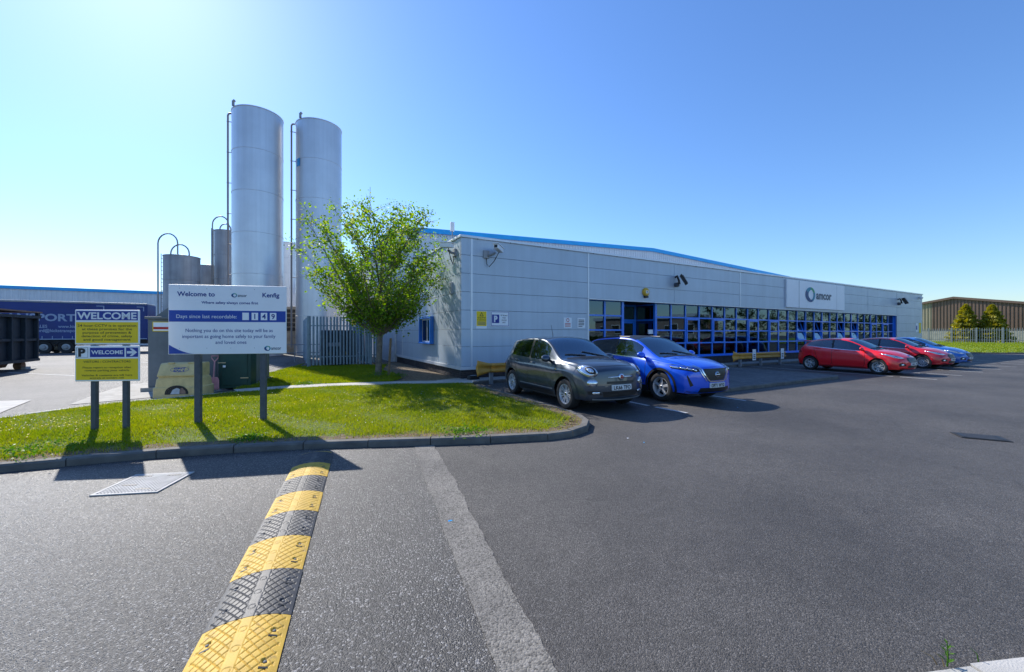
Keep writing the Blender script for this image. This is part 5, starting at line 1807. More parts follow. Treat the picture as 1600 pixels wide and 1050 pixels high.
_wheel = {}
def wheel(style, R_, par, loc, flip):
    key = (style, R_)
    if key not in _wheel:
        w = MB().lathe([(0, .02), (R_ * .60, .02), (R_ * .66, .0)], 32, (0, 0, 0), 'y').build('wheel', 'plastic_black', None, 30)
        MB().lathe([(R_ * .64, -.075), (R_ * .68, -.098), (R_ * .80, -.108), (R_ * .93, -.098), (R_ * .985, -.075), (R_, -.03), (R_, .06), (R_ * .97, .10), (R_ * .7, .11), (R_ * .64, .09)], 40, (0, 0, 0), 'y').build('tyre', 'tyre_rubber', w, 35)
        rim = MB()
        ro = R_ * .655
        rim.lathe([(ro + .012, -.072), (ro + .008, -.090), (ro - .010, -.090), (ro - .022, -.060), (ro - .03, .02)], 40, (0, 0, 0), 'y')
        rim.lathe([(0, -.064), (.028, -.064), (.034, -.058), (.055, -.052), (.06, -.02)], 24, (0, 0, 0), 'y')
        def spoke(a, w0, w1, y0=-.058, y1=-.074, off=0.0, off1=None):
            off1 = off if off1 is None else off1
            c, s = math.cos(a), math.sin(a)
            vs = []
            for r_, wd, y, of in ((.045, w0, y0, off), (ro * .55, (w0 + w1) / 2, y0 - .002, (off + off1) / 2), (ro - .008, w1, y1, off1)):
                for dw, dy in ((-wd, .018), (-wd * .75, 0), (wd * .75, 0), (wd, .018)):
                    vs.append((r_ * c - (dw + of) * s, y + dy, r_ * s + (dw + of) * c))
            fs = [(i * 4 + k, i * 4 + k + 1, (i + 1) * 4 + k + 1, (i + 1) * 4 + k) for i in range(2) for k in range(3)]
            rim.add(vs, [f[::-1] for f in fs]); rim.add(vs, fs) if False else None
        n, kind_ = style
        for i in range(n):
            a = 2 * math.pi * i / n + math.pi / 2
            if kind_ == 'star':
                spoke(a, .030, .034)
            elif kind_ == 'pair':
                spoke(a, .012, .014, off=-.014, off1=-.030)
                spoke(a, .012, .014, off=.014, off1=.030)
            elif kind_ == 'vee':
                spoke(a, .014, .013, off=-.01, off1=-.040)
                spoke(a, .014, .013, off=.01, off1=.040)
            else:
                spoke(a, .009, .011)
        rim.build('rim', 'alloy', w, 30)
        MB().lathe([(0, -.066), (.026, -.066)], 18, (0, 0, 0), 'y').build('hub_cap', 'chrome', w)
        MB().lathe([(.05, -.012), (.14, -.012)], 28, (0, 0, 0), 'y').build('brake_disc', 'steel_grey', w)
        _wheel[key] = w
        o = w
    else:
        o = copy_tree(_wheel[key])
    o.parent = par
    o.location = loc
    o.rotation_euler = (0, rr.uniform(0, 3), math.pi if flip else 0)
    if flip:
        o.rotation_euler = (0, 0, math.pi)
    return o

def make_car(D, loc, rz, label, group):
    car = thing('parked_car', label, 'car', loc, rz, group)
    fn = {k: pchip(D[k]) for k in ('top', 'rail', 'belt', 'wb', 'wr', 'wm')}
    nose, tail, wb2, RW = D['nose'], D['tail'], D['wheelbase'] / 2, D['wheel_r']
    RA = RW + D.get('arch', .055)
    sill = pchip(D['sill'])
    xw0, xw1 = D['screen']           # header x, base x
    xr0, xr1 = D['rear']
    panes = D['panes']
    doors = D['doors']
    W = max(t[1] for t in D['wm'])
    marks = [xw0, xw1, xr0, xr1, D['bonnet'][0], D['bonnet'][1]] + [x for p in panes for x in p] + [x for p in doors for x in p]
    st = list(np.linspace(tail, nose, 64))
    for a in (wb2, -wb2):
        st = [x for x in st if abs(abs(x - a) - RA) > .03]
        for q in (-RA, RA):
            st += [a + q - .0012, a + q + .0012]
        st += [a + RA * math.cos(R(t)) for t in (8, 16, 26, 154, 164, 172)]
    for m in marks:
        st = [x for x in st if abs(x - m) > .018 or any(abs(abs(x - a) - RA) < .004 for a in (wb2, -wb2))] + [m]
    st = sorted(set(round(x, 5) for x in st))
    sidef = D.get('sidef') or [(0, .925), (.12, .965), (.40, 1.0), (.62, .992), (.80, .985), (.93, .965), (1, .94)]
    sf_ = pchip(sidef)
    NS = 12
    GT = [.05, .5, .93, 1.0]
    RV = [.93, .78, .55, .28, 0.0]
    def ring(x):
        zb = sill(x)
        for a in (wb2, -wb2):
            if abs(x - a) < RA:
                zb = max(zb, RW + math.sqrt(RA * RA - (x - a) ** 2))
        B, Rl, T = fn['belt'](x), fn['rail'](x), fn['top'](x)
        wm, wbv, wrv = fn['wm'](x), fn['wb'](x), fn['wr'](x)
        zs = sill(x)
        pts = []
        for i in range(NS + 1):
            z = zb + (B - zb) * i / NS
            q = (z - .2) / (B - .2)
            y = wm * sf_(q)
            k = max(0, (q - .8) / .2)
            y = y * (1 - k * k) + wbv * k * k
            pts.append((y, z))
        for t in GT:
            z = B + (Rl - B) * t
            y = wbv - .012 + (wrv - wbv + .012) * (t ** 1.25)
            pts.append((y, z))
        for v in RV:
            pts.append((wrv * v, Rl + (T - Rl) * (1 - v ** 2.3)))
        return pts
    kp_, kr_ = D['round_front'], D['round_rear']
    kzf = pchip(D['nose_prof']); kzr = pchip(D['tail_prof'])
    fa0, ra0 = wb2 * .85, -wb2 * 1.0
    def deform(x, y, z):
        if x > fa0:
            s = (x - fa0) / (nose - fa0); s = s * s
            return x - kp_ * (abs(y) / W) ** 2.4 * s + kzf(z) * s
        if x < ra0:
            s = (x - ra0) / (tail - ra0); s = s * s
            return x + kr_ * (abs(y) / W) ** 2.4 * s - kzr(z) * s
        return x
    bm = bmesh.new()
    rings = []
    for x in st:
        half = ring(x)
        row = []
        full = [(-y, z) for y, z in half] + [(y, z) for y, z in reversed(half[:-1])]
        for y, z in full:
            row.append(bm.verts.new((deform(x, y, z), y, z)))
        rings.append(row)
    nh = NS + 1 + len(GT) + len(RV)
    TAGS = ['body', 'bonnet', 'windscreen', 'rear_window', 'pillar', 'belt_trim'] + ['side_window'] * 0
    tags = {}
    def T(name):
        return tags.setdefault(name, len(tags))
    T('body')
    nr = len(rings[0])
    for i in range(len(st) - 1):
        xm = (st[i] + st[i + 1]) / 2
        for k in range(nr - 1):
            kk = k if k < nh - 1 else nr - 2 - k
            sd = 0 if k < nh - 1 else 1
            tg = 'body'
            if kk >= NS + len(GT) + 1:
                if xw0 < xm < xw1: tg = 'windscreen'
                elif xr0 < xm < xr1: tg = 'rear_window'
            if kk >= NS + len(GT) and D['bonnet'][0] < xm < D['bonnet'][1]: tg = 'bonnet'
            if NS + 1 <= kk <= NS + 2:
                for j, (a, b) in enumerate(panes):
                    if a < xm < b: tg = 'side_window_%d%d' % (j, sd)
                if tg == 'body' and panes[0][0] < xm < panes[-1][1]: tg = 'pillar_%d' % sd
            if kk == NS and panes[0][0] - .02 < xm < panes[-1][1] + .02 and D.get('trim'): tg = 'belt_trim'
            if 1 <= kk <= NS - 1 or (kk == NS and not D.get('trim')):
                for j, (a, b) in enumerate(doors):
                    if a < xm < b: tg = 'door_%d%d' % (j, sd)
            if D.get('dark_roof') and tg == 'body' and kk >= NS + len(GT) + 0 and xr1 - .1 < xm < xw0 + .02: tg = 'roof_panel'
            f = bm.faces.new((rings[i][k], rings[i][k + 1], rings[i + 1][k + 1], rings[i + 1][k]))
            f.material_index = T(tg)
    # front and rear faces: strips joining the two sides
    for row, x, fl in ((rings[-1], nose, False), (rings[0], tail, True)):
        half = ring(x)
        cols = 16
        grid = []
        for i, (y, z) in enumerate(half[:-1]):
            r_ = []
            for c in range(cols + 1):
                u = -1 + 2 * c / cols
                if c == 0: r_.append(row[i])
                elif c == cols: r_.append(row[nr - 1 - i])
                else: r_.append(bm.verts.new((deform(x, u * y, z), u * y, z)))
            grid.append(r_)
        for i in range(len(grid) - 1):
            for c in range(cols):
                q = (grid[i][c], grid[i][c + 1], grid[i + 1][c + 1], grid[i + 1][c])
                f = bm.faces.new(q if not fl else q[::-1]); f.material_index = 0
        tip = row[nh - 1]
        for c in range(cols):
            try:
                f = bm.faces.new((grid[-1][c], grid[-1][c + 1], tip) if not fl else (tip, grid[-1][c + 1], grid[-1][c])); f.material_index = 0
            except ValueError:
                pass
    bmesh.ops.recalc_face_normals(bm, faces=bm.faces[:])
    bm.normal_update()
    c_ = Vector((0, 0, .8))
    tot = sum((1 if f.normal.dot(f.calc_center_median() - c_) > 0 else -1) for f in bm.faces)
    if tot < 0:
        for f in bm.faces: f.normal_flip()
        bm.normal_update()
    bvh = BVHTree.FromBMesh(bm)
    inv = {v: k for k, v in tags.items()}
    bm.verts.index_update()
    by = {}
    for f in bm.faces:
        by.setdefault(inv[f.material_index], []).append(f)
    matof = {'body': D['paint'], 'bonnet': D['paint'], 'windscreen': 'windscreen_glass', 'rear_window': 'dark_glass', 'pillar': 'grille_black', 'belt_trim': 'chrome', 'roof_panel': 'grille_black'}
    objs = {}
    for nm, fl in by.items():
        idx = {}
        vs, ns, fs = [], [], []
        for f in fl:
            q = []
            for v in f.verts:
                if v.index not in idx:
                    idx[v.index] = len(vs)
                    vs.append(tuple(v.co)); ns.append(tuple(v.normal))
                q.append(idx[v.index])
            fs.append(q)
        me = bpy.data.meshes.new(nm)
        me.from_pydata(vs, [], fs)
        base = nm.rstrip('0123456789').rstrip('_')
        mt = matof.get(base) or ('door' in base and D['paint']) or ('dark_glass' if (D.get('privacy') and nm.startswith('side_window_0')) else 'car_glass')
        me.materials.append(MT[mt])
        me.shade_smooth()
        me.normals_split_custom_set_from_vertices(ns)
        o = link(base, me, car)
        objs.setdefault(base, []).append((nm, o))
    bm.free()
    # ---- projection helpers
    def proj(a, b, axis, off):
        if axis == 'front':
            o_, d_ = Vector((6, a, b)), Vector((-1, 0, 0))
        elif axis == 'right':
            o_, d_ = Vector((a, -4, b)), Vector((0, 1, 0))
        elif axis == 'left':
            o_, d_ = Vector((a, 4, b)), Vector((0, -1, 0))
        else:
            o_, d_ = Vector((a, b, 5)), Vector((0, 0, -1))
        h, n_, i_, ds = bvh.ray_cast(o_, d_)
        if h is None:
            h, n_, i_, ds = bvh.find_nearest(o_ + d_ * (abs(o_.x - nose) if axis == 'front' else 3.1))
        if n_.dot(d_) > 0:
            n_ = -n_
        return h + n_ * off
    def dens(o_, step=.04):
        out = []
        for a, b in zip(o_, o_[1:] + o_[:1]):
            k = max(1, int(math.hypot(b[0] - a[0], b[1] - a[1]) / step))
            out += [(a[0] + (b[0] - a[0]) * t / k, a[1] + (b[1] - a[1]) * t / k) for t in range(k)]
        return out
    def patch(nm, outline, axis, off, mat, bulge=0.0, par=car, rings_=4):
        o_ = dens(outline)
        cx = sum(p[0] for p in o_) / len(o_); cy = sum(p[1] for p in o_) / len(o_)
        n = len(o_)
        vs, fs = [], []
        for r_ in range(rings_):
            t = 1 - r_ / rings_
            for p in o_:
                vs.append(proj(cx + (p[0] - cx) * t, cy + (p[1] - cy) * t, axis, off + bulge * (1 - t * t)))
        vs.append(proj(cx, cy, axis, off + bulge))
        # skirt down into the body
        for p in o_:
            vs.append(proj(p[0], p[1], axis, -.012))
        for r_ in range(rings_ - 1):
            for k in range(n):
                fs.append((r_ * n + k, r_ * n + (k + 1) % n, (r_ + 1) * n + (k + 1) % n, (r_ + 1) * n + k))
        l_ = (rings_ - 1) * n
        for k in range(n):
            fs.append((l_ + k, l_ + (k + 1) % n, rings_ * n))
            fs.append((rings_ * n + 1 + k, rings_ * n + 1 + (k + 1) % n, (k + 1) % n, k))
        me = MB().add(vs, fs)
        o = me.build(nm, mat, par, 'full' if bulge else 40)
        b2_ = bmesh.new(); b2_.from_mesh(o.data); bmesh.ops.recalc_face_normals(b2_, faces=b2_.faces[:]); b2_.to_mesh(o.data); b2_.free()
        return o
    def ribbon(nm, path, axis, w, off, mat, par=car):
        P = []
        for a, b in zip(path, path[1:]):
            k = max(1, int(math.hypot(b[0] - a[0], b[1] - a[1]) / .05))
            P += [(a[0] + (b[0] - a[0]) * t / k, a[1] + (b[1] - a[1]) * t / k) for t in range(k)]
        P.append(path[-1])
        vs = []
        for i, p in enumerate(P):
            a, b = P[max(i - 1, 0)], P[min(i + 1, len(P) - 1)]
            t = Vector((b[0] - a[0], b[1] - a[1])).normalized()
            for s in (-1, 1):
                vs.append(proj(p[0] - t.y * w / 2 * s, p[1] + t.x * w / 2 * s, axis, off))
        fs = [(2 * i, 2 * i + 1, 2 * i + 3, 2 * i + 2) for i in range(len(P) - 1)]
        return MB().add(vs, fs).build(nm, mat, par)
    ell = lambda cx, cy, rx, ry, n=24, rot=0: [(cx + rx * math.cos(2 * math.pi * k / n) * math.cos(rot) - ry * math.sin(2 * math.pi * k / n) * math.sin(rot), cy + rx * math.cos(2 * math.pi * k / n) * math.sin(rot) + ry * math.sin(2 * math.pi * k / n) * math.cos(rot)) for k in range(n)]
    rect = lambda x0, x1, y0, y1: [(x0, y0), (x1, y0), (x1, y1), (x0, y1)]
    H = dict(patch=patch, ribbon=ribbon, proj=proj, ell=ell, rect=rect, car=car, objs=objs, fn=fn, D=D, W=W)
    # ---- shared equipment
    for sy, nm in ((-1, 'right'), (1, 'left')):
        for a in (wb2, -wb2):
            wheel(D['rim'], RW, car, (a, sy * (W - .115), RW), sy > 0)
            n = 20
            mb = MB()
            vs = [(a + (RA + .01) * math.cos(math.pi * k / n), sy * y, RW + (RA + .01) * math.sin(math.pi * k / n)) for k in range(n + 1) for y in (W - .05, W - .42)]
            mb.add(vs, [(2 * k, 2 * k + 1, 2 * k + 3, 2 * k + 2) for k in range(n)])
            mb.build('arch_liner', 'plastic_black', car)
            if D.get('cladding'):
                pth = [(a + (RA + .028) * math.cos(R(t)), RW + (RA + .028) * math.sin(R(t))) for t in range(-14, 195, 8)]
                ribbon('arch_trim', pth, nm, .058, .010, D['cladding'])
        for j, (a, b) in enumerate(doors):
            top_ = fn['belt'](a) + .005
            zl = D['door_low']
            dpar = [o for t_, o in objs['door'] if t_ == 'door_%d%d' % (j, 0 if sy < 0 else 1)][0]
            path = [(b, fn['belt'](b) - .01), (b + D.get('door_rake', 0), zl + .12), (b - .06, zl), (a + .06 if a > -wb2 + RA + .05 else a + .28, zl), (a if a > -wb2 + RA + .05 else a + .22, zl + .1), (a, fn['belt'](a) - .01)]
            ribbon('shut_line', path, nm, .012, .0015, 'grille_black', dpar)
            hx = a + .09
            hz_ = fn['belt'](a) - D.get('handle_drop', .10)
            patch('door_handle', rect(hx, hx + .20, hz_ - .017, hz_ + .017), nm, .028, D.get('handle', D['paint']), .006, dpar)
        # mirror
        mx, mz = D['mirror']
        by_ = proj(mx, mz - .04, nm, 0)
        my = abs(by_.y)
        bmm = bmesh.new()
        bmesh.ops.create_icosphere(bmm, subdivisions=3, radius=1)
        for v in bmm.verts:
            x_, y_, z_ = v.co
            v.co = (x_ * .085 if x_ > 0 else x_ * .045, y_ * .125, z_ * .085)
            v.co.x += -.02 * v.co.z / .08
        me = bpy.data.meshes.new('door_mirror'); bmm.to_mesh(me); bmm.free()
        me.materials.append(MT[D['paint']]); me.shade_smooth()
        mo = link('door_mirror', me, car, (mx, sy * (my + .135), mz + .03))
        g = MB().lathe([(0, 0), (.075, 0)], 16, (0, 0, 0), 'y').build('mirror_glass', 'chrome', mo); g.rotation_euler = (0, 0, R(90)); g.location = (-.0455, 0, 0); g.scale = (1.25, 1, .9)
        MB().tube([(mx + .02, sy * (my - .02), mz - .05), (mx + .01, sy * (my + .06), mz - .02)], [.035, .025], 8).build('mirror_arm', 'plastic_black', car, True)
    # cabin
    zf = .34
    MB().box(-wb2 - .55, wb2 + .55, -.60, .60, .20, .60).box(-wb2 + RA, wb2 - RA, -W * .93, W * .93, .21, .45).build('underbody', 'plastic_black', car)
    dash_x = xw1 - .25
    MB().box(dash_x - .25, dash_x + .35, -W * .78, W * .78, .58, fn['belt'](dash_x) - .02).build('dashboard', 'seat_cloth', car, bevel=.05)
    rf = fn['top'](-.2)
    for sy in (-1, 1):
        sx = dash_x - 1.0
        s_ = MB().box(sx - .05, sx + .48, sy * .38 - .25, sy * .38 + .25, .55, .78).build('front_seat', 'seat_cloth', car, bevel=.05)
        MB().prism([(sx - .05, .72), (sx + .12, .72), (sx - .12, rf - .40), (sx - .24, rf - .42)], sy * .38 - .24, sy * .38 + .24, 'y').build('backrest', 'seat_cloth', s_, bevel=.05)
        MB().prism([(sx - .17, rf - .37), (sx - .07, rf - .37), (sx - .13, rf - .17), (sx - .22, rf - .18)], sy * .38 - .13, sy * .38 + .13, 'y').build('headrest', 'seat_cloth', s_, bevel=.04)
    rs = D['rear_seat']
    MB().box(rs, rs + .5, -.62, .62, .55, .80).prism([(rs - .02, .8), (rs + .12, .8), (rs - .1, rf - .45), (rs - .22, rf - .45)], -.62, .62, 'y').build('rear_seat', 'seat_cloth', car, bevel=.04)
    sw_ = MB()
    pts = [(0, .18 * math.cos(2 * math.pi * k / 24), .18 * math.sin(2 * math.pi * k / 24)) for k in range(25)]
    sw_.tube(pts, .016, 6, caps=False).tube([(0, -.17, 0), (0, .17, 0)], .014, 5).tube([(0, 0, 0), (.22, 0, -.08)], .02, 5)
    o = sw_.build('steering_wheel', 'plastic_black', car, True)
    o.location = (dash_x - .42, -.38, fn['belt'](dash_x) + .0); o.rotation_euler = (0, R(22), 0)
    # wipers and number plate
    wz = lambda x, y: proj(x, y, 'top', .012)
    xb = xw1 - .03
    for a, b in (((xb, .50), (xb - .16, -.05)), ((xb, -.05), (xb - .13, -.55))):
        P = [wz(a[0] + (b[0] - a[0]) * t / 6, a[1] + (b[1] - a[1]) * t / 6) for t in range(7)]
        MB().tube(P, .011, 5).build('wiper', 'plastic_black', car)
    ribbon('scuttle', [(xw1 + .02, -W * .68), (xw1 + .045, 0), (xw1 + .02, W * .68)], 'top', .07, .004, 'plastic_black')
    for s_ in (-1, 1):
        ribbon('bonnet_shut_line', [(x_, s_ * fn['wr'](x_) * .955) for x_ in np.linspace(D['bonnet'][0], D['bonnet'][1] - .02, 6)], 'top', .010, .0015, 'grille_black')
    ph = D['plate']
    pp = patch('number_plate', rect(-.26, .26, ph - .055, ph + .055), 'front', .03, 'plate_white')
    if D.get('plate_text'):
        v, f = text_geo(D['plate_text'], .025)
        a0, a1 = min(p[0] for p in v), max(p[0] for p in v)
        vs = []
        for p in v:
            u = -.225 + .45 * (p[0] - a0) / (a1 - a0); z = ph - .038 + p[1] / .72 * .078
            vs.append(proj(u, z, 'front', .034))
        MB().add(vs, f).build('lettering', 'ink_black', pp)
    else:
        for x0, x1 in ((-.21, -.02), (.05, .21)):
            patch('registration_mark', rect(x0, x1, ph - .025, ph + .025), 'front', .033, 'ink_grey', par=pp)
    for sy in (-1, 1):
        patch('tail_lamp', [(tail + .16, .78), (tail + .34, .80), (tail + .28, 1.0), (tail + .14, .98)], 'right' if sy < 0 else 'left', .012, 'lamp_red', .01)
    D['dress'](H)
    return car

def S2(fn):
    for s in (-1, 1):
        fn(s)

# ---- grey rounded crossover
def dress_grey(h):
    patch, ribbon, ell, rect, car, proj = h['patch'], h['ribbon'], h['ell'], h['rect'], h['car'], h['proj']
    def lamps(s):
        o = patch('headlight', ell(s * .67, .875, .135, .122, 28), 'front', .012, 'chrome', .010)
        l = patch('lens', ell(s * .67, .875, .118, .105, 28), 'front', .024, 'reflector', .020, o)
        patch('lamp_bowl', ell(s * .645, .87, .068, .066, 20), 'front', .048, 'grille_black', .004, o)
        patch('bulb', ell(s * .645, .87, .046, .044, 16), 'front', .054, 'reflector', .008, o)
        o = patch('lower_lamp', ell(s * .655, .635, .10, .080, 22), 'front', .012, 'chrome', .006)
        patch('lens', ell(s * .655, .635, .085, .066, 22), 'front', .02, 'reflector', .014, o)
        patch('bulb', ell(s * .635, .635, .038, .038, 14), 'front', .034, 'lamp_glass', .006, o)
        o = patch('fog_recess', [(s * .46, .385), (s * .74, .40), (s * .76, .47), (s * .52, .475)], 'front', .004, 'grille_black')
        patch('fog_lamp', rect(min(s * .52, s * .66), max(s * .52, s * .66), .405, .452), 'front', .014, 'reflector', .006, o)
    S2(lamps)
    patch('upper_grille', rect(-.36, .36, .615, .665), 'front', .004, 'grille_black')
    patch('lower_grille', [(-.44, .34), (.44, .34), (.47, .455), (-.47, .455)], 'front', .004, 'grille_black')
    for z in (.375, .41):
        ribbon('grille_bar', [(-.42, z), (.42, z)], 'front', .008, .012, 'plastic_black')
    ribbon('bumper_skid', [(-.66, .30), (0, .285), (.66, .30)], 'front', .03, .012, 'steel_grey')
    patch('badge_bar', [(-.33, .742), (-.1, .735), (.1, .735), (.33, .742), (.33, .758), (.1, .772), (-.1, .772), (-.33, .758)], 'front', .016, 'chrome', .008)
    b = patch('badge', ell(0, .755, .072, .064), 'front', .024, 'chrome', .008)
    patch('badge_face', ell(0, .755, .040, .040), 'front', .037, 'lamp_red', .002, b)
    ribbon('bonnet_edge', [(-.62, .955), (-.3, .975), (0, .98), (.3, .975), (.62, .955)], 'front', .010, .001, 'grille_black')
    for s in ('right', 'left'):
        ribbon('sill_cladding', [(-.86, .285), (.86, .285)], s, .11, .008, 'plastic_black')
        ribbon('side_moulding', [(-.80, .40), (.80, .40)], s, .022, .010, 'steel_grey')
        patch('side_repeater', ell(.92, .86, .03, .014, 12), s, .006, 'alarm_yellow')
    q = proj(-.55, 0, 'top', 0)
    MB().tube([q, q + Vector((-.09, 0, .30))], [.008, .004], 6).build('aerial', 'plastic_black', car)
    patch('bumper_hook', rect(-.42, -.34, .52, .57), 'front', .004, 'paint_grey')
GREY = dict(paint='paint_grey', nose=2.135, tail=-2.115, wheelbase=2.57, wheel_r=.335, arch=.06, rim=(7, 'pair'), cladding='paint_grey',
    sill=[(-2.2, .34), (-1.7, .28), (-.9, .235), (.9, .235), (1.7, .27), (2.2, .27)],
    top=[(-2.115, .98), (-2.05, 1.10), (-1.92, 1.28), (-1.72, 1.47), (-1.55, 1.535), (-1.1, 1.585), (-.4, 1.608), (.05, 1.595), (.22, 1.565), (.98, 1.14), (1.08, 1.11), (1.5, 1.085), (1.85, 1.04), (2.03, .985), (2.135, .90)],
    rail=[(-2.115, .93), (-2.0, 1.06), (-1.85, 1.25), (-1.65, 1.42), (-1.45, 1.475), (-.4, 1.548), (.02, 1.53), (.20, 1.49), (.98, 1.075), (1.08, 1.055), (1.5, 1.025), (1.85, .975), (2.03, .92), (2.135, .85)],
    belt=[(-2.115, .90), (-1.9, 1.02), (-1.5, 1.075), (-.8, 1.045), (.3, 1.01), (.98, 1.0), (1.08, 1.0), (1.5, .975), (1.85, .93), (2.03, .875), (2.135, .80)],
    wb=[(-2.115, .66), (-1.9, .76), (-1.4, .815), (0, .835), (.9, .83), (1.3, .81), (1.8, .74), (2.135, .64)],
    wr=[(-2.115, .55), (-1.9, .60), (-1.5, .615), (-.4, .645), (.2, .655), (.98, .755), (1.08, .765), (1.5, .735), (1.85, .67), (2.135, .58)],
    wm=[(-2.115, .78), (-1.85, .86), (-1.3, .90), (0, .885), (1.28, .90), (1.75, .87), (2.135, .80)],
    screen=(.20, .99), rear=(-1.88, -1.52), bonnet=(1.10, 2.02), panes=[(-1.42, -.42), (-.34, .50)], doors=[(-1.16, -.38), (-.38, .74)], door_low=.34,
    round_front=.30, round_rear=.24, nose_prof=[(.2, -.10), (.32, -.01), (.5, 0), (.7, -.015), (.88, -.045), (1.02, -.12)], tail_prof=[(.2, -.1), (.5, 0), (.8, -.05), (1.1, -.12)],
    mirror=(.62, 1.06), rear_seat=-1.1, plate=.535, plate_text='LK66 TFO', handle='paint_grey', dress=dress_grey)

# ---- bright blue crossover
def dress_blue(h):
    patch, ribbon, ell, rect, car, proj = h['patch'], h['ribbon'], h['ell'], h['rect'], h['car'], h['proj']
    g = patch('grille', [(-.40, .845), (.40, .845), (.37, .72), (.24, .565), (-.24, .565), (-.37, .72)], 'front', .006, 'grille_black')
    for z in (.62, .67, .72, .77, .82):
        k = .24 + (z - .565) * .6
        ribbon('grille_mesh', [(-k, z), (k, z)], 'front', .006, .014, 'iron_dark', g)
    def lamps(s):
        for dx, dw, nm in ((0, .030, 'chrome'), (.055, .016, 'chrome')):
            ribbon('grille_chevron', [(s * (.545 + dx), .905), (s * (.45 + dx), .83), (s * (.41 + dx), .735), (s * (.29 + dx), .575 - dx * .3), (s * .24, .545 - dx * .2), (0, .542 - dx * .2)][:6 if dx == 0 else 4], 'front', dw, .020, nm)
        o = patch('headlight', [(s * .50, .785), (s * .60, .765), (s * .86, .835), (s * .885, .905), (s * .74, .865), (s * .52, .835)], 'front', .008, 'grille_black', .006)
        for k in range(4):
            x = .57 + k * .075
            patch('led_unit', [(s * x, .79 + k * .016), (s * (x + .055), .80 + k * .016), (s * (x + .055), .835 + k * .016), (s * x, .825 + k * .016)], 'front', .020, 'reflector', .004, o)
        ribbon('running_light', [(s * .50, .86), (s * .70, .895), (s * .86, .945)], 'front', .016, .010, 'chrome')
        patch('bumper_vent', [(s * .66, .46), (s * .73, .43), (s * .80, .70), (s * .775, .70)], 'front', .004, 'grille_black')
    S2(lamps)
    b = patch('badge', ell(0, .70, .068, .068), 'front', .022, 'chrome', .004)
    patch('badge_face', ell(0, .70, .05, .05), 'front', .030, 'grille_black', .001, b)
    patch('badge_bar', rect(-.075, .075, .689, .711), 'front', .036, 'chrome', .002, b)
    patch('lower_grille', [(-.55, .29), (.55, .29), (.50, .40), (-.50, .40)], 'front', .004, 'grille_black')
    ribbon('bumper_lip', [(-.80, .30), (-.5, .262), (0, .255), (.5, .262), (.80, .30)], 'front', .055, .012, 'plastic_black')
    for s in ('right', 'left'):
        ribbon('sill_cladding', [(-.90, .285), (.90, .285)], s, .15, .010, 'plastic_black')
        ribbon('door_chrome', [(-.80, .40), (.84, .40)], s, .014, .014, 'steel_grey')
    for s in (-1, 1):
        P = [proj(x, s * .585, 'top', .02) for x in (-1.35, -.9, -.4, 0)]
        MB().tube(P, .016, 6).build('roof_rail', 'plastic_black', car, True)
    ribbon('bonnet_crease', [(1.15, .50), (1.6, .46), (2.0, .40)], 'top', .012, .002, 'paint_blue')
    ribbon('bonnet_crease', [(1.15, -.50), (1.6, -.46), (2.0, -.40)], 'top', .012, .002, 'paint_blue')
BLUE = dict(paint='paint_blue', nose=2.235, tail=-2.19, wheelbase=2.665, wheel_r=.36, arch=.055, rim=(5, 'star'), cladding='plastic_black', trim=True, privacy=True, dark_roof=True,
    sill=[(-2.2, .36), (-1.7, .30), (-.9, .255), (.9, .255), (1.75, .28), (2.25, .27)],
    top=[(-2.19, 1.00), (-2.1, 1.16), (-1.95, 1.35), (-1.75, 1.50), (-1.5, 1.56), (-1.0, 1.605), (-.3, 1.622), (.1, 1.60), (.30, 1.565), (1.15, 1.125), (1.26, 1.085), (1.6, 1.05), (1.95, .985), (2.12, .93), (2.235, .87)],
    rail=[(-2.19, .95), (-2.05, 1.10), (-1.9, 1.27), (-1.7, 1.41), (-1.5, 1.47), (-.9, 1.535), (-.3, 1.56), (.08, 1.54), (.28, 1.495), (1.15, 1.06), (1.26, 1.03), (1.6, .99), (1.95, .92), (2.12, .875), (2.235, .82)],
    belt=[(-2.19, .93), (-1.9, 1.10), (-1.5, 1.12), (-.7, 1.075), (.3, 1.03), (1.15, .995), (1.26, .985), (1.6, .95), (1.95, .885), (2.12, .84), (2.235, .78)],
    wb=[(-2.19, .68), (-1.9, .78), (-1.4, .83), (0, .85), (1.0, .845), (1.4, .825), (1.9, .76), (2.235, .66)],
    wr=[(-2.19, .56), (-1.9, .60), (-1.5, .62), (-.4, .65), (.3, .665), (1.15, .765), (1.26, .78), (1.6, .75), (1.95, .69), (2.235, .60)],
    wm=[(-2.19, .80), (-1.85, .88), (-1.33, .918), (0, .90), (1.33, .918), (1.85, .89), (2.235, .82)],
    screen=(.28, 1.16), rear=(-1.98, -1.62), bonnet=(1.28, 2.12), panes=[(-1.55, -.42), (-.34, .62)], doors=[(-1.20, -.38), (-.38, .84)], door_low=.40,
    round_front=.30, round_rear=.24, nose_prof=[(.2, -.12), (.30, -.02), (.45, 0), (.7, -.01), (.85, -.04), (1.0, -.12)], tail_prof=[(.2, -.1), (.5, 0), (.8, -.05), (1.1, -.12)],
    mirror=(.76, 1.09), rear_seat=-1.1, plate=.455, plate_text='DP71 WYG', handle='paint_blue', dress=dress_blue)

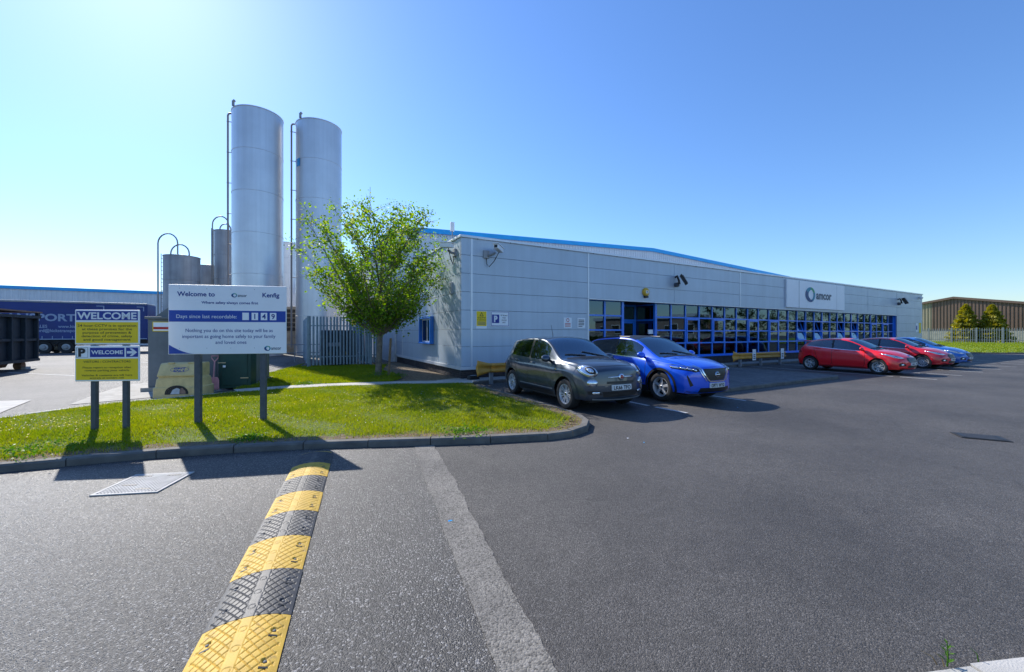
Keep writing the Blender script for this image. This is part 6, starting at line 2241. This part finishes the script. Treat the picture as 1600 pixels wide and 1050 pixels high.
# ---- red hatchbacks and the mid blue one
def hatch_dress(kind_):
    def dress(h):
        patch, ribbon, ell, rect, car, proj = h['patch'], h['ribbon'], h['ell'], h['rect'], h['car'], h['proj']
        g = patch('grille', [(-.36, .70), (.36, .70), (.42, .62), (.30, .50), (-.30, .50), (-.42, .62)], 'front', .006, 'grille_black')
        for z in (.53, .565, .60, .635, .67):
            ribbon('grille_bar', [(-.33, z), (.33, z)], 'front', .012, .014, 'steel_grey', g)
        b = patch('badge', ell(0, .765, .075, .032), 'front', .010, 'chrome', .004)
        patch('badge_face', ell(0, .765, .064, .024), 'front', .018, 'sign_navy', .001, b)
        def lamps(s):
            o = patch('headlight', [(s * .46, .675), (s * .60, .665), (s * .74, .70), (s * .80, .80), (s * .79, .86), (s * .68, .81), (s * .52, .735)], 'front', .006, 'chrome', .006)
            patch('lens', [(s * .50, .685), (s * .61, .68), (s * .73, .715), (s * .775, .80), (s * .77, .835), (s * .67, .79), (s * .53, .73)], 'front', .016, 'reflector', .008, o)
            patch('bulb', ell(s * .63, .735, .04, .035, 14), 'front', .028, 'lamp_glass', .006, o)
            o = patch('fog_recess', [(s * .48, .38), (s * .72, .36), (s * .76, .46), (s * .66, .50), (s * .50, .45)], 'front', .004, 'grille_black')
            patch('fog_lamp', ell(s * .62, .42, .05, .035, 14), 'front', .012, 'reflector', .006, o)
        S2(lamps)
        patch('lower_grille', [(-.42, .30), (.42, .30), (.38, .40), (-.38, .40)], 'front', .004, 'grille_black')
        ribbon('bumper_lip', [(-.7, .235), (0, .215), (.7, .235)], 'front', .035, .010, 'plastic_black')
        for s in ('right', 'left'):
            ribbon('sill_skirt', [(-.85, .235), (.85, .235)], s, .04, .008, 'plastic_black')
        q = proj(-.15 if kind_ else -.9, 0, 'top', 0)
        MB().tube([q, q + Vector((-.22, 0, .26))], [.008, .004], 6).build('aerial', 'plastic_black', car)
        sp_ = proj(h['D']['rear'][1] - .02, 0, 'top', .01)
        MB().box(sp_.x - .14, sp_.x + .06, -.52, .52, sp_.z - .02, sp_.z + .012).build('spoiler', h['D']['paint'], car, bevel=.012)
    return dress
RED = dict(paint='paint_red', nose=2.07, tail=-1.93, wheelbase=2.49, wheel_r=.31, arch=.05, rim=(5, 'vee'), trim=True,
    sill=[(-2.0, .30), (-1.6, .25), (-.9, .20), (.9, .20), (1.6, .22), (2.1, .23)],
    top=[(-1.93, .93), (-1.88, 1.01), (-1.78, 1.13), (-1.60, 1.275), (-1.42, 1.36), (-1.0, 1.44), (-.4, 1.485), (-.05, 1.47), (.15, 1.435), (1.06, 1.035), (1.18, 1.00), (1.5, .95), (1.80, .87), (1.97, .79), (2.07, .72)],
    rail=[(-1.93, .89), (-1.86, .97), (-1.75, 1.08), (-1.5, 1.225), (-1.35, 1.275), (-.9, 1.385), (-.4, 1.425), (-.06, 1.41), (.13, 1.37), (1.06, .97), (1.18, .945), (1.5, .89), (1.80, .81), (1.97, .73), (2.07, .67)],
    belt=[(-1.93, .86), (-1.75, 1.03), (-1.5, 1.09), (-1.2, 1.085), (-.8, 1.035), (.2, .955), (1.06, .905), (1.18, .90), (1.5, .85), (1.80, .77), (1.97, .69), (2.07, .62)],
    wb=[(-1.93, .62), (-1.75, .71), (-1.3, .77), (0, .79), (.9, .785), (1.3, .765), (1.75, .70), (2.07, .60)],
    wr=[(-1.93, .52), (-1.75, .55), (-1.35, .57), (-.4, .60), (.15, .615), (1.06, .71), (1.18, .72), (1.5, .69), (1.8, .62), (2.07, .52)],
    wm=[(-1.93, .74), (-1.65, .82), (-1.24, .855), (0, .845), (1.24, .86), (1.7, .83), (2.07, .76)],
    screen=(.13, 1.07), rear=(-1.80, -1.46), bonnet=(1.20, 1.97), panes=[(-1.40, -.42), (-.34, .62)], doors=[(-1.10, -.38), (-.38, .80)], door_low=.28,
    round_front=.30, round_rear=.22, nose_prof=[(.2, -.08), (.30, -.01), (.5, 0), (.62, -.03), (.75, -.10), (.9, -.2)], tail_prof=[(.2, -.1), (.5, 0), (.8, -.04), (1.1, -.1)],
    mirror=(.72, .99), rear_seat=-1.05, plate=.455, plate_text=None, handle='paint_red', handle_drop=.075, dress=hatch_dress(0))
CRIM = dict(RED, paint='paint_crimson', handle='paint_crimson', rim=(15, 'thin'), wheel_r=.325, dress=hatch_dress(1))
MBLU = dict(RED, paint='paint_mid_blue', handle='paint_mid_blue', rim=(5, 'vee'), dress=hatch_dress(0))
CR = TH - math.pi / 2
GRP = 'cars parked nose out before the office'
make_car(GREY, F(1.02, 4.64, .004), CR - R(2.2), 'dark grey rounded crossover car, leftmost of the parked cars', GRP)
make_car(BLUE, F(3.70, 4.91, .004), CR - R(1.5), 'bright blue crossover with dark roof parked beside the grey car', GRP)
make_car(RED, F(16.66, 4.86, .004), CR - R(1.5), 'bright red hatchback parked nearest the white plated barrier', GRP)
make_car(CRIM, F(21.9, 4.72, .004), CR, 'darker red hatchback parked between the bright red and mid blue cars', GRP)
make_car(MBLU, F(24.45, 4.75, .004), CR, 'mid blue hatchback parked farthest right, mostly hidden by red cars', GRP)
